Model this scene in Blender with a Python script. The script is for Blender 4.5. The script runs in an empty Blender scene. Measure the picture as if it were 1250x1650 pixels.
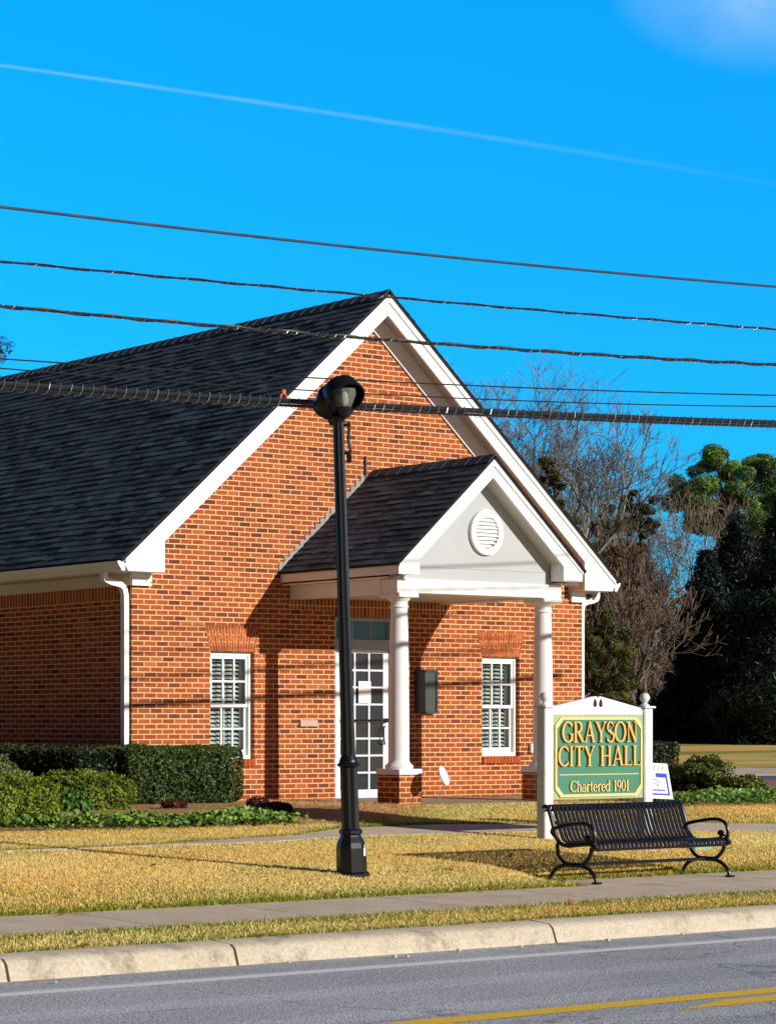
import bpy, math, random
import numpy as np
from mathutils import Vector, Matrix
random.seed(7); rng = np.random.default_rng(7)
S = bpy.context.scene; COL = S.collection
PI = math.pi; R = math.radians

# ------------------------------------------------------------------ camera
CX, CY, CZ = -18.6577, -22.7437, 1.12
FWD = Vector((0.49546, 0.86863, 0)); RGT = Vector((0.86863, -0.49546, 0))
cam = bpy.data.cameras.new('camera'); co = bpy.data.objects.new('camera', cam); COL.objects.link(co)
co.location = (CX, CY, CZ); co.rotation_euler = (R(90), 0, R(60.3 - 90))
cam.sensor_fit = 'VERTICAL'; cam.sensor_height = 36; cam.lens = 3600 / 1650 * 36
cam.shift_x = (625 + 400) / 1650; cam.shift_y = (1162 - 825) / 1650
cam.clip_start = .1; cam.clip_end = 20000
S.camera = co
def view(right, dist, z=0.0):          # a ground position given as metres ahead of and to the right of the street corner opposite
    return (CX + FWD.x * dist + RGT.x * right, CY + FWD.y * dist + RGT.y * right, z)
def spot(px, dist, z=0.0):             # bearing (reference units) + distance
    return view((px + 400) / 3600 * dist, dist, z)

# ------------------------------------------------------------------ world and sun
w = bpy.data.worlds.new('World'); S.world = w; w.use_nodes = True
nt = w.node_tree; N = nt.nodes; L = nt.links
sun_to = Vector((.285, -1.0, .350)).normalized()
sky = N.new('ShaderNodeTexSky'); sky.sky_type = 'NISHITA'; sky.sun_disc = False
sky.sun_elevation = math.asin(sun_to.z); sky.sun_rotation = math.atan2(sun_to.x, sun_to.y) % (2 * PI)
sky.air_density = 1.0; sky.dust_density = .3; sky.ozone_density = 2.0
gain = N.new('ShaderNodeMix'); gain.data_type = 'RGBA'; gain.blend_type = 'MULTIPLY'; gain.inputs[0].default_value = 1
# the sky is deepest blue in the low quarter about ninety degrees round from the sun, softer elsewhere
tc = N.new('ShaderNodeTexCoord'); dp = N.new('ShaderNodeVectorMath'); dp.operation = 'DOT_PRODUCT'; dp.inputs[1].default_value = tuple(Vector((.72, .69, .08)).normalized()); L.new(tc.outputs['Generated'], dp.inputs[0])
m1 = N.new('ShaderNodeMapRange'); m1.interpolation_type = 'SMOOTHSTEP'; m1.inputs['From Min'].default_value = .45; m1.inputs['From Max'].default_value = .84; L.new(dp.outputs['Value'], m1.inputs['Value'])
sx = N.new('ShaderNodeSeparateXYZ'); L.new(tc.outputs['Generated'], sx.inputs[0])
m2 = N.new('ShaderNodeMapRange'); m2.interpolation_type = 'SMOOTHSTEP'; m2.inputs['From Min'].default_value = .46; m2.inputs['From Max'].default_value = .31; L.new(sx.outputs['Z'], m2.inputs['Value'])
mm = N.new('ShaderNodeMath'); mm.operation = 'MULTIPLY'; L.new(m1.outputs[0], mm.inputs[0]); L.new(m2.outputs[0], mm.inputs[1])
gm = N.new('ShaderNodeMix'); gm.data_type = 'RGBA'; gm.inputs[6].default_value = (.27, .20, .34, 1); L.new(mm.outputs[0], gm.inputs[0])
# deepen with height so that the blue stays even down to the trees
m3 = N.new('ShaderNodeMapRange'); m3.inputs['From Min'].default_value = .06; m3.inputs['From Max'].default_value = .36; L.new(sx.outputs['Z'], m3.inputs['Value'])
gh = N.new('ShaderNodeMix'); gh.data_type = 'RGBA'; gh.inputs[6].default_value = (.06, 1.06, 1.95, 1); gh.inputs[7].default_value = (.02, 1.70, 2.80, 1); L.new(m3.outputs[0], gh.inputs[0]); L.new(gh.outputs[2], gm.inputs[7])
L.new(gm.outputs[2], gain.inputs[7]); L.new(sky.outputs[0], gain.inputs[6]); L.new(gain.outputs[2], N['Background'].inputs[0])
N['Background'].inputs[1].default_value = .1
sl = bpy.data.lights.new('sun', 'SUN'); sl.energy = 5.0; sl.angle = R(.5); sl.color = (1, .955, .87)
so = bpy.data.objects.new('sun', sl); COL.objects.link(so)
so.rotation_euler = sun_to.to_track_quat('Z', 'Y').to_euler(); so.location = (10, -30, 30)
S.view_settings.view_transform = 'Standard'; S.view_settings.look = 'None'; S.view_settings.exposure = 0

# ------------------------------------------------------------------ materials
def mat(name):
    m = bpy.data.materials.new(name); m.use_nodes = True
    return m, m.node_tree.nodes, m.node_tree.links, m.node_tree.nodes['Principled BSDF']
def node(n, t, **k):
    x = n.new(t)
    for a, b in k.items(): setattr(x, a, b)
    return x
def ramp(n, stops):
    r = n.new('ShaderNodeValToRGB'); e = r.color_ramp.elements
    while len(e) > 1: e.remove(e[-1])
    e[0].position = stops[0][0]; e[0].color = (*stops[0][1], 1)
    for p, c in stops[1:]:
        x = e.new(p); x.color = (*c, 1)
    return r
def noise(n, l, scale, detail=4, rough=.55, vec=None):
    x = n.new('ShaderNodeTexNoise'); x.inputs['Scale'].default_value = scale
    x.inputs['Detail'].default_value = detail; x.inputs['Roughness'].default_value = rough
    if vec is not None: l.new(vec, x.inputs['Vector'])
    return x
def objco(n): return n.new('ShaderNodeTexCoord').outputs['Object']
def bump(n, l, p, h, strength=.3, dist=.01):
    b = n.new('ShaderNodeBump'); b.inputs['Strength'].default_value = strength; b.inputs['Distance'].default_value = dist
    l.new(h, b.inputs['Height']); l.new(b.outputs[0], p.inputs['Normal']); return b

def plain(name, c, rough=.5, var=.12, scale=3.0, spec=.5, metal=0, bs=.05, c2=None):
    m, n, l, p = mat(name); o = objco(n)
    nz = noise(n, l, scale, 5, .6, o)
    d = c2 or tuple(x * (1 - var * 2) for x in c)
    r = ramp(n, [(.3, d), (.62, c)]); l.new(nz.outputs[0], r.inputs[0]); l.new(r.outputs[0], p.inputs['Base Color'])
    p.inputs['Roughness'].default_value = rough; p.inputs['Specular IOR Level'].default_value = spec; p.inputs['Metallic'].default_value = metal
    n2 = noise(n, l, scale * 14, 3, .5, o); bump(n, l, p, n2.outputs[0], bs, .004)
    return m

def brick(name, axes, bw=.203, rh=.0677, off=.5, dark=False, gain=1.0):
    m, n, l, p = mat(name); o = objco(n)
    sp = n.new('ShaderNodeSeparateXYZ'); l.new(o, sp.inputs[0])
    cb = n.new('ShaderNodeCombineXYZ'); l.new(sp.outputs[axes[0]], cb.inputs[0]); l.new(sp.outputs[axes[1]], cb.inputs[1])
    ad = node(n, 'ShaderNodeVectorMath', operation='ADD'); ad.inputs[1].default_value = (40.6, 13.54, 0); l.new(cb.outputs[0], ad.inputs[0])
    # a little wobble so that the courses are not ruled lines
    wn = noise(n, l, 2.2, 2, .5, ad.outputs[0]); ws = node(n, 'ShaderNodeVectorMath', operation='SUBTRACT'); ws.inputs[1].default_value = (.5, .5, .5)
    l.new(wn.outputs['Color'], ws.inputs[0]); wm = node(n, 'ShaderNodeVectorMath', operation='SCALE'); wm.inputs['Scale'].default_value = .008; l.new(ws.outputs[0], wm.inputs[0])
    ad2 = node(n, 'ShaderNodeVectorMath', operation='ADD'); l.new(ad.outputs[0], ad2.inputs[0]); l.new(wm.outputs[0], ad2.inputs[1])
    b = n.new('ShaderNodeTexBrick'); b.offset = off; b.offset_frequency = 2; b.squash = 1
    for k, v in (('Scale', 1), ('Mortar Size', .0078), ('Mortar Smooth', .25), ('Bias', 0), ('Brick Width', bw), ('Row Height', rh)): b.inputs[k].default_value = v
    b.inputs['Color1'].default_value = (0, 0, 0, 1); b.inputs['Color2'].default_value = (1, 1, 1, 1); b.inputs['Mortar'].default_value = (.5, .5, .5, 1)
    l.new(ad2.outputs[0], b.inputs['Vector'])
    g = gain
    cr = ramp(n, [(0, (.15*g, .045*g, .022*g)), (.10, (.20*g, .055*g, .024*g)), (.16, (.27*g, .070*g, .023*g)), (.40, (.36*g, .084*g, .022*g)), (.72, (.43*g, .108*g, .027*g)), (.86, (.31*g, .070*g, .023*g)), (1, (.48*g, .15*g, .045*g))])
    l.new(b.outputs['Color'], cr.inputs[0])
    n1 = noise(n, l, .55, 5, .6, o); n2 = noise(n, l, 38, 4, .6, o)
    mx = node(n, 'ShaderNodeMix', data_type='RGBA', blend_type='MULTIPLY'); mx.inputs[0].default_value = .75
    r2 = ramp(n, [(.3, (.72, .70, .70)), (.7, (1.12, 1.08, 1.04))]); mst = n.new('ShaderNodeMapping'); mst.inputs['Scale'].default_value = (1.6, 1.6, .35); l.new(o, mst.inputs[0]); l.new(mst.outputs[0], n1.inputs['Vector']); n1.inputs['Scale'].default_value = .9; l.new(n1.outputs[0], r2.inputs[0]); l.new(cr.outputs[0], mx.inputs[6]); l.new(r2.outputs[0], mx.inputs[7])
    mz = node(n, 'ShaderNodeMix', data_type='RGBA', blend_type='MULTIPLY'); mz.inputs[0].default_value = .6
    r3 = ramp(n, [(.3, (.5, .48, .48)), (.65, (1.15, 1.15, 1.15))]); l.new(n2.outputs[0], r3.inputs[0]); l.new(mx.outputs[2], mz.inputs[6]); l.new(r3.outputs[0], mz.inputs[7])
    mo = node(n, 'ShaderNodeMix', data_type='RGBA'); l.new(b.outputs['Fac'], mo.inputs[0]); l.new(mz.outputs[2], mo.inputs[6])
    rm = ramp(n, [(.3, (.74*g, .41*g, .20*g)), (.7, (.90*g, .55*g, .29*g))]); n3 = noise(n, l, 5, 4, .6, o); l.new(n3.outputs[0], rm.inputs[0]); l.new(rm.outputs[0], mo.inputs[7])
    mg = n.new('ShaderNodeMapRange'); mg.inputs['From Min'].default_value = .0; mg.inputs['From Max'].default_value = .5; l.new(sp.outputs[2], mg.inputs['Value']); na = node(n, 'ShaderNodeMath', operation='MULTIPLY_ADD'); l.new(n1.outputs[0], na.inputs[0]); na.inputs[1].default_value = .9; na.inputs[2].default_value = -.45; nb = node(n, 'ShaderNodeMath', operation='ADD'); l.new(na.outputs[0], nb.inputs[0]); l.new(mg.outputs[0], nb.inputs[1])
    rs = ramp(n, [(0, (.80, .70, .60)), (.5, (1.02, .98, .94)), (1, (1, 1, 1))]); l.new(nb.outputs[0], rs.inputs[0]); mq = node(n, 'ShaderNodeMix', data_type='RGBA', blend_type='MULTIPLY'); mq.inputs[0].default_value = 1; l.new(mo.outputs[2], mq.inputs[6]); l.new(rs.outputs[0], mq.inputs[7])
    l.new(mq.outputs[2], p.inputs['Base Color']); p.inputs['Roughness'].default_value = .85; p.inputs['Specular IOR Level'].default_value = .25
    inv = node(n, 'ShaderNodeMath', operation='SUBTRACT'); inv.inputs[0].default_value = 1; l.new(b.outputs['Fac'], inv.inputs[1])
    hm = node(n, 'ShaderNodeMath', operation='MULTIPLY_ADD'); l.new(n2.outputs[0], hm.inputs[0]); hm.inputs[1].default_value = .35; l.new(inv.outputs[0], hm.inputs[2])
    bump(n, l, p, hm.outputs[0], .7, .006)
    return m

def attr_mat(name, rough=.6, spec=.3, transl=0.0, nscale=0, bs=0):
    m, n, l, p = mat(name); a = n.new('ShaderNodeAttribute'); a.attribute_name = 'col'
    src = a.outputs['Color']
    if nscale:
        o = objco(n); nz = noise(n, l, nscale, 4, .65, o); r = ramp(n, [(.3, (.6, .6, .6)), (.7, (1.25, 1.25, 1.25))]); l.new(nz.outputs[0], r.inputs[0])
        mx = node(n, 'ShaderNodeMix', data_type='RGBA', blend_type='MULTIPLY'); mx.inputs[0].default_value = 1; l.new(src, mx.inputs[6]); l.new(r.outputs[0], mx.inputs[7]); src = mx.outputs[2]
        if bs: bump(n, l, p, nz.outputs[0], bs, .004)
    l.new(src, p.inputs['Base Color']); p.inputs['Roughness'].default_value = rough; p.inputs['Specular IOR Level'].default_value = spec
    if transl:
        t = n.new('ShaderNodeBsdfTranslucent'); l.new(src, t.inputs[0]); ms = n.new('ShaderNodeMixShader'); ms.inputs[0].default_value = transl
        l.new(p.outputs[0], ms.inputs[1]); l.new(t.outputs[0], ms.inputs[2]); l.new(ms.outputs[0], n['Material Output'].inputs[0])
    return m

def glass_mat(name, tint=(.02, .03, .03), tr=.55):
    m, n, l, p = mat(name); o = objco(n)
    p.inputs['Base Color'].default_value = (*tint, 1); p.inputs['Roughness'].default_value = .02; p.inputs['Specular IOR Level'].default_value = .8
    t = n.new('ShaderNodeBsdfTransparent'); t.inputs[0].default_value = (.9, .95, .93, 1); ms = n.new('ShaderNodeMixShader'); ms.inputs[0].default_value = tr
    l.new(p.outputs[0], ms.inputs[1]); l.new(t.outputs[0], ms.inputs[2]); l.new(ms.outputs[0], n['Material Output'].inputs[0])
    nz = noise(n, l, 1.6, 2, .5, o); bump(n, l, p, nz.outputs[0], .12, .02)
    return m

M = {}
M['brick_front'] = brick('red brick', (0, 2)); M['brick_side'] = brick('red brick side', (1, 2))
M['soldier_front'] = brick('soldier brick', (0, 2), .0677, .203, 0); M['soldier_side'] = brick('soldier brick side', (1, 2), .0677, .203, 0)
M['white'] = plain('white trim paint', (.84, .84, .84), .45, .03, 1.2, .4)
M['white_old'] = plain('weathered white paint', (.78, .80, .79), .5, .08, 5, .3, c2=(.62, .66, .64))
M['grey_trim'] = plain('beige soffit paint', (.64, .60, .56), .55, .05, 1.5)
M['pediment'] = plain('grey stucco', (.46, .485, .49), .8, .03, 1.0, .2)
M['grey_blue'] = plain('grey blue trim', (.42, .44, .50), .5, .04, 2)  # on the door header this grey blue holds the porch shadow
M['black'] = plain('black painted iron', (.008, .010, .013), .36, .2, 9, .35, bs=.15, c2=(.005, .006, .008))
M['black_slat'] = plain('black coated steel', (.011, .014, .02), .22, .2, 12, .6, bs=.05)
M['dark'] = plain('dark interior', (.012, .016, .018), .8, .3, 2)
M['blind'] = plain('plantation shutter paint', (.84, .88, .84), .5, .05, 3)
M['glass'] = glass_mat('window glass', (.02, .035, .04), .78)
M['door_glass'] = glass_mat('door glass', (.045, .052, .058), .25)  # grey in the base colour stands in for a reflection
M['transom_glass'] = glass_mat('transom glass', (.05, .24, .30), .1)  # teal base colour stands in for reflected surroundings
M['shingle'] = attr_mat('slate grey shingles', .85, .3, 0, 60, .5)
M['leaf'] = attr_mat('foliage', .5, .35, .2)
M['grass'] = attr_mat('grass', .75, .12, .3)
M['bark'] = attr_mat('bark', .9, .1, 0, 6, .4)
M['metal_flash'] = plain('grey flashing', (.34, .30, .27), .5, .2, 14, .5)
M['green_sign'] = plain('green sign paint', (.060, .23, .125), .5, .12, 2.5, .4, c2=(.070, .22, .19))
M['sage'] = plain('pale sage paint', (.36, .46, .28), .5, .06, 4)
M['gold'] = plain('gold leaf paint', (.78, .50, .13), .4, .1, 20, .5)
M['cream'] = plain('cream gold paint', (.78, .64, .25), .45, .08, 20, .4)
M['gold_edge'] = plain('gold side paint', (.50, .22, .03), .5, .1, 20)
M['paper'] = plain('white paper', (.86, .86, .86), .6, .02, 3, .2)
M['blue'] = plain('blue print', (.02, .07, .55), .5, .05, 4)
M['grey_print'] = plain('grey print', (.35, .36, .42), .6, .05, 4)
M['teal_board'] = plain('dark teal cabinet', (.040, .058, .060), .35, .15, 6)
M['cable'] = plain('black cable', (.012, .013, .015), .4, .2, 10, .5)
M['cable_grey'] = plain('grey cable', (.045, .07, .11), .5, .2, 6, .4)
M['wire_steel'] = plain('lashing wire', (.34, .36, .38), .35, .1, 10, .5, .6)
M['orange'] = plain('orange plastic', (.65, .12, .02), .5)
M['yellow_paint'] = plain('yellow label', (.85, .55, .02), .5)
M['valve_green'] = plain('pale green plastic', (.22, .42, .33), .5)
M["house_wall"] = plain('grey siding', (.30, .31, .33), .7, .1, 2); M['house_roof'] = plain('tan roof', (.38, .30, .24), .8, .1, 2)

# ------------------------------------------------------------------ mesh helpers
class MB:
    def __init__(s): s.v = []; s.f = []; s.c = []; s.mi = []; s.cur = None; s.m = 0
    def face(s, pts):
        b = len(s.v); s.v += [tuple(p) for p in pts]; s.f.append(tuple(range(b, b + len(pts)))); s.c.append(s.cur); s.mi.append(s.m); return s
    def raw(s, vs, fs):
        b = len(s.v); s.v += [tuple(p) for p in vs]
        for f in fs: s.f.append(tuple(b + i for i in f)); s.c.append(s.cur); s.mi.append(s.m)
        return s
    def box(s, x0, x1, y0, y1, z0, z1):
        v = [(x, y, z) for x in (x0, x1) for y in (y0, y1) for z in (z0, z1)]
        return s.raw(v, [(0, 1, 3, 2), (4, 6, 7, 5), (0, 4, 5, 1), (2, 3, 7, 6), (0, 2, 6, 4), (1, 5, 7, 3)])
    def bbox(s, x0, x1, y0, y1, z0, z1, b=.006):      # box with small chamfers
        o = []
        for sx, x in ((1, x0), (-1, x1)):
            for sy, y in ((1, y0), (-1, y1)):
                for sz, z in ((1, z0), (-1, z1)):
                    o.append([(x, y + sy*b, z + sz*b), (x + sx*b, y, z + sz*b), (x + sx*b, y + sy*b, z)])
        v = [p for c in o for p in c]; I = lambda ix, iy, iz, k: (ix*4 + iy*2 + iz)*3 + k
        F = [(I(0,0,0,0),I(0,0,1,0),I(0,1,1,0),I(0,1,0,0)), (I(1,0,0,0),I(1,1,0,0),I(1,1,1,0),I(1,0,1,0)),
             (I(0,0,0,1),I(1,0,0,1),I(1,0,1,1),I(0,0,1,1)), (I(0,1,0,1),I(0,1,1,1),I(1,1,1,1),I(1,1,0,1)),
             (I(0,0,0,2),I(0,1,0,2),I(1,1,0,2),I(1,0,0,2)), (I(0,0,1,2),I(1,0,1,2),I(1,1,1,2),I(0,1,1,2))]
        for a in (0, 1):
            for b2 in (0, 1):
                F.append((I(a,b2,0,0), I(a,b2,0,1), I(a,b2,1,1), I(a,b2,1,0)))
                F.append((I(a,0,b2,0), I(a,0,b2,2), I(a,1,b2,2), I(a,1,b2,0)))
                F.append((I(0,a,b2,1), I(0,a,b2,2), I(1,a,b2,2), I(1,a,b2,1)))
        for a in (0, 1):
            for b2 in (0, 1):
                for c2 in (0, 1): F.append((I(a,b2,c2,0), I(a,b2,c2,1), I(a,b2,c2,2)))
        return s.raw(v, F)
    def prism(s, poly, a0, a1, axis=1):               # 2-D polygon in the plane across `axis`, extruded from a0 to a1
        def P(p, a): q = list(p); q.insert(axis, a); return q
        n = len(poly); v = [P(p, a0) for p in poly] + [P(p, a1) for p in poly]
        return s.raw(v, [tuple(range(n)), tuple(range(2*n - 1, n - 1, -1))] + [(i, i + n, (i + 1) % n + n, (i + 1) % n) for i in range(n)])
    def lathe(s, prof, n=24, cx=0, cy=0, cz=0, flute=0):
        v = []
        for r, z in prof:
            for k in range(n):
                a = 2*PI*k/n; rr = r*(1 - flute*(k % 2)); v.append((cx + rr*math.cos(a), cy + rr*math.sin(a), cz + z))
        f = []
        for i in range(len(prof) - 1):
            for k in range(n): f.append((i*n + k, i*n + (k+1) % n, (i+1)*n + (k+1) % n, (i+1)*n + k))
        f.append(tuple(range(n - 1, -1, -1))); f.append(tuple(range((len(prof)-1)*n, len(prof)*n)))
        return s.raw(v, f)
    def tube(s, path, rad, n=8, flat=None):
        path = [Vector(p) for p in path]; rr = rad if isinstance(rad, (list, tuple)) else [rad]*len(path)
        v = []; up0 = None
        for i, p in enumerate(path):
            t = (path[min(i+1, len(path)-1)] - path[max(i-1, 0)]).normalized()
            if up0 is None: up0 = Vector((0, 0, 1)) if abs(t.z) < .9 else Vector((1, 0, 0))
            a = t.cross(up0).normalized(); b = a.cross(t).normalized(); up0 = b
            for k in range(n):
                q = 2*PI*k/n + (PI/n if n == 4 else 0); v.append(p + a*(rr[i]*math.cos(q)*(flat or 1)) + b*(rr[i]*math.sin(q)))
        f = []
        for i in range(len(path)-1):
            for k in range(n): f.append((i*n+k, i*n+(k+1) % n, (i+1)*n+(k+1) % n, (i+1)*n+k))
        f.append(tuple(range(n-1, -1, -1))); f.append(tuple(range((len(path)-1)*n, len(path)*n)))
        return s.raw(v, f)
    def build(s, name, mats, parent=None, smooth=False):
        me = bpy.data.meshes.new(name); me.from_pydata(s.v, [], s.f)
        for m in (mats if isinstance(mats, (list, tuple)) else [mats]): me.materials.append(m)
        me.polygons.foreach_set('material_index', s.mi)
        if any(c is not None for c in s.c):
            cnt = np.array([len(f) for f in s.f]); c = np.array([(*(x or (1, 1, 1)), 1) for x in s.c], dtype=np.float32)
            a = me.attributes.new('col', 'FLOAT_COLOR', 'CORNER'); a.data.foreach_set('color', np.repeat(c, cnt, axis=0).ravel())
        return link(me, name, parent, smooth)
def link(me, name, parent=None, smooth=False):
    import bmesh
    if len(me.polygons) < 60000:
        bm = bmesh.new(); bm.from_mesh(me); bmesh.ops.recalc_face_normals(bm, faces=bm.faces); bm.to_mesh(me); bm.free()
    if smooth:
        for p in me.polygons: p.use_smooth = True
        try: me.set_sharp_from_angle(angle=R(40))
        except Exception: pass
    me.update()
    o = bpy.data.objects.new(name, me); COL.objects.link(o)
    if parent: adopt(o, parent)
    return o
def adopt(o, p):
    m = p.matrix_basis.copy()
    if p.parent: m = p.parent.matrix_basis @ p.matrix_parent_inverse @ m if False else m
    o.parent = p; o.matrix_parent_inverse = p.matrix_basis.inverted() if p.type == 'EMPTY' else Matrix.Identity(4)
    return o
def np_mesh(name, verts, nper, cols, m, parent=None):  # many loose polygons of nper corners each, colour per polygon
    n = len(verts) // nper; me = bpy.data.meshes.new(name)
    me.vertices.add(len(verts)); me.vertices.foreach_set('co', np.ascontiguousarray(verts, dtype=np.float32).ravel())
    me.loops.add(n*nper); me.loops.foreach_set('vertex_index', np.arange(n*nper, dtype=np.int32))
    me.polygons.add(n); me.polygons.foreach_set('loop_start', np.arange(0, n*nper, nper, dtype=np.int32))
    try: me.polygons.foreach_set('loop_total', np.full(n, nper, dtype=np.int32))
    except Exception: pass
    me.update(calc_edges=True)
    a = me.attributes.new('col', 'FLOAT_COLOR', 'CORNER'); c = np.concatenate([cols, np.ones((n, 1))], axis=1).astype(np.float32)
    a.data.foreach_set('color', np.repeat(c, nper, axis=0).ravel()); me.materials.append(m)
    o = bpy.data.objects.new(name, me); COL.objects.link(o)
    if parent: adopt(o, parent)
    return o
def tag(o, label=None, cat=None, group=None, kind=None):
    for k, v in (('label', label), ('category', cat), ('group', group), ('kind', kind)):
        if v: o[k] = v
    return o
def thing(name, label, cat, loc=(0, 0, 0), rz=0, group=None):
    o = bpy.data.objects.new(name, None); COL.objects.link(o); o.location = loc; o.rotation_euler = (0, 0, rz); o.empty_display_size = .2
    return tag(o, label, cat, group)

# ------------------------------------------------------------------ terrain
PROF = [(-60, -.56), (-23.6, -.50), (-22.2, -.50), (-22.0, -.66), (-11.33, -.66), (-11.25, -.365), (-10.35, -.36), (-9.3, -.34), (-9.1, -.29), (-8.5, -.2), (-6.3, -.13), (-4, -.04), (-2.5, .03), (60, .03), (400, .03)]
PY = np.array([p[0] for p in PROF]); PZ = np.array([p[1] for p in PROF])
def gz(x, y):
    x = np.asarray(x, float); y = np.asarray(y, float)
    d = (x - CX)*FWD.x + (y - CY)*FWD.y; t = np.clip((d - 55)/45, 0, 1); t = t*t*(3 - 2*t)
    z = np.interp(y, PY, PZ)
    k = np.clip((x + 2.9)/.45, 0, 1)*np.clip((13 - x)/3, 0, 1); flat = np.interp(y, [-9.3, -8.80, -8.62, -8.3, -7.5], [-.34, -.337, -.272, -.22, -.165]); z = np.where((y > -9.3) & (y < -7.5), z*(1 - k) + np.minimum(z, flat)*k, z)
    return z + .28*t*np.clip((y + 20)/10, 0, 1)
def G(x, y): return float(gz(x, y))
def ground():
    xs = np.concatenate([np.linspace(-900, -40, 8), np.linspace(-38, -12, 30), np.linspace(-11.8, 14, 130), np.linspace(15, 120, 90), np.linspace(130, 1500, 12)])
    ys = np.unique(np.concatenate([PY, np.linspace(-900, -60, 6), np.arange(-9.3, 6, .1), np.linspace(6, 120, 50), np.linspace(130, 1500, 12)]))
    X, Y = np.meshgrid(xs, ys); Z = gz(X, Y); nx, ny = len(xs), len(ys)
    v = np.stack([X, Y, Z], -1).reshape(-1, 3)
    f = [(j*nx+i, j*nx+i+1, (j+1)*nx+i+1, (j+1)*nx+i) for j in range(ny-1) for i in range(nx-1)]
    b = MB(); b.v = [tuple(p) for p in v]; b.f = f; b.c = [None]*len(f); b.mi = [0]*len(f)
    m, n, l, p = mat('dormant lawn'); o = objco(n)
    n1 = noise(n, l, .35, 6, .6, o); n2 = noise(n, l, 24, 5, .7, o)
    mp = n.new('ShaderNodeMapping'); mp.inputs['Rotation'].default_value = (0, 0, R(-29.7)); mp.inputs['Scale'].default_value = (.03, .22, 1); l.new(o, mp.inputs[0])
    n3 = noise(n, l, 1, 4, .6, mp.outputs[0])
    r1 = ramp(n, [(.3, (.82, .52, .15)), (.7, (1., .72, .27))]); l.new(n2.outputs[0], r1.inputs[0])
    mx = node(n, 'ShaderNodeMix', data_type='RGBA'); rr = ramp(n, [(.46, (0, 0, 0)), (.58, (.85, .85, .85))]); l.new(n3.outputs[0], rr.inputs[0]); l.new(rr.outputs[0], mx.inputs[0])
    l.new(r1.outputs[0], mx.inputs[6]); mx.inputs[7].default_value = (.30, .34, .06, 1)
    my = node(n, 'ShaderNodeMix', data_type='RGBA', blend_type='MULTIPLY'); my.inputs[0].default_value = .6; r4 = ramp(n, [(.3, (.7, .7, .6)), (.7, (1.1, 1.1, 1.1))]); l.new(n1.outputs[0], r4.inputs[0])
    l.new(mx.outputs[2], my.inputs[6]); l.new(r4.outputs[0], my.inputs[7]); l.new(my.outputs[2], p.inputs['Base Color']); p.inputs['Roughness'].default_value = 1; p.inputs['Specular IOR Level'].default_value = .05
    bump(n, l, p, n2.outputs[0], .8, .05)
    o = b.build('ground', m); tag(o, kind='structure')
ground()

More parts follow.
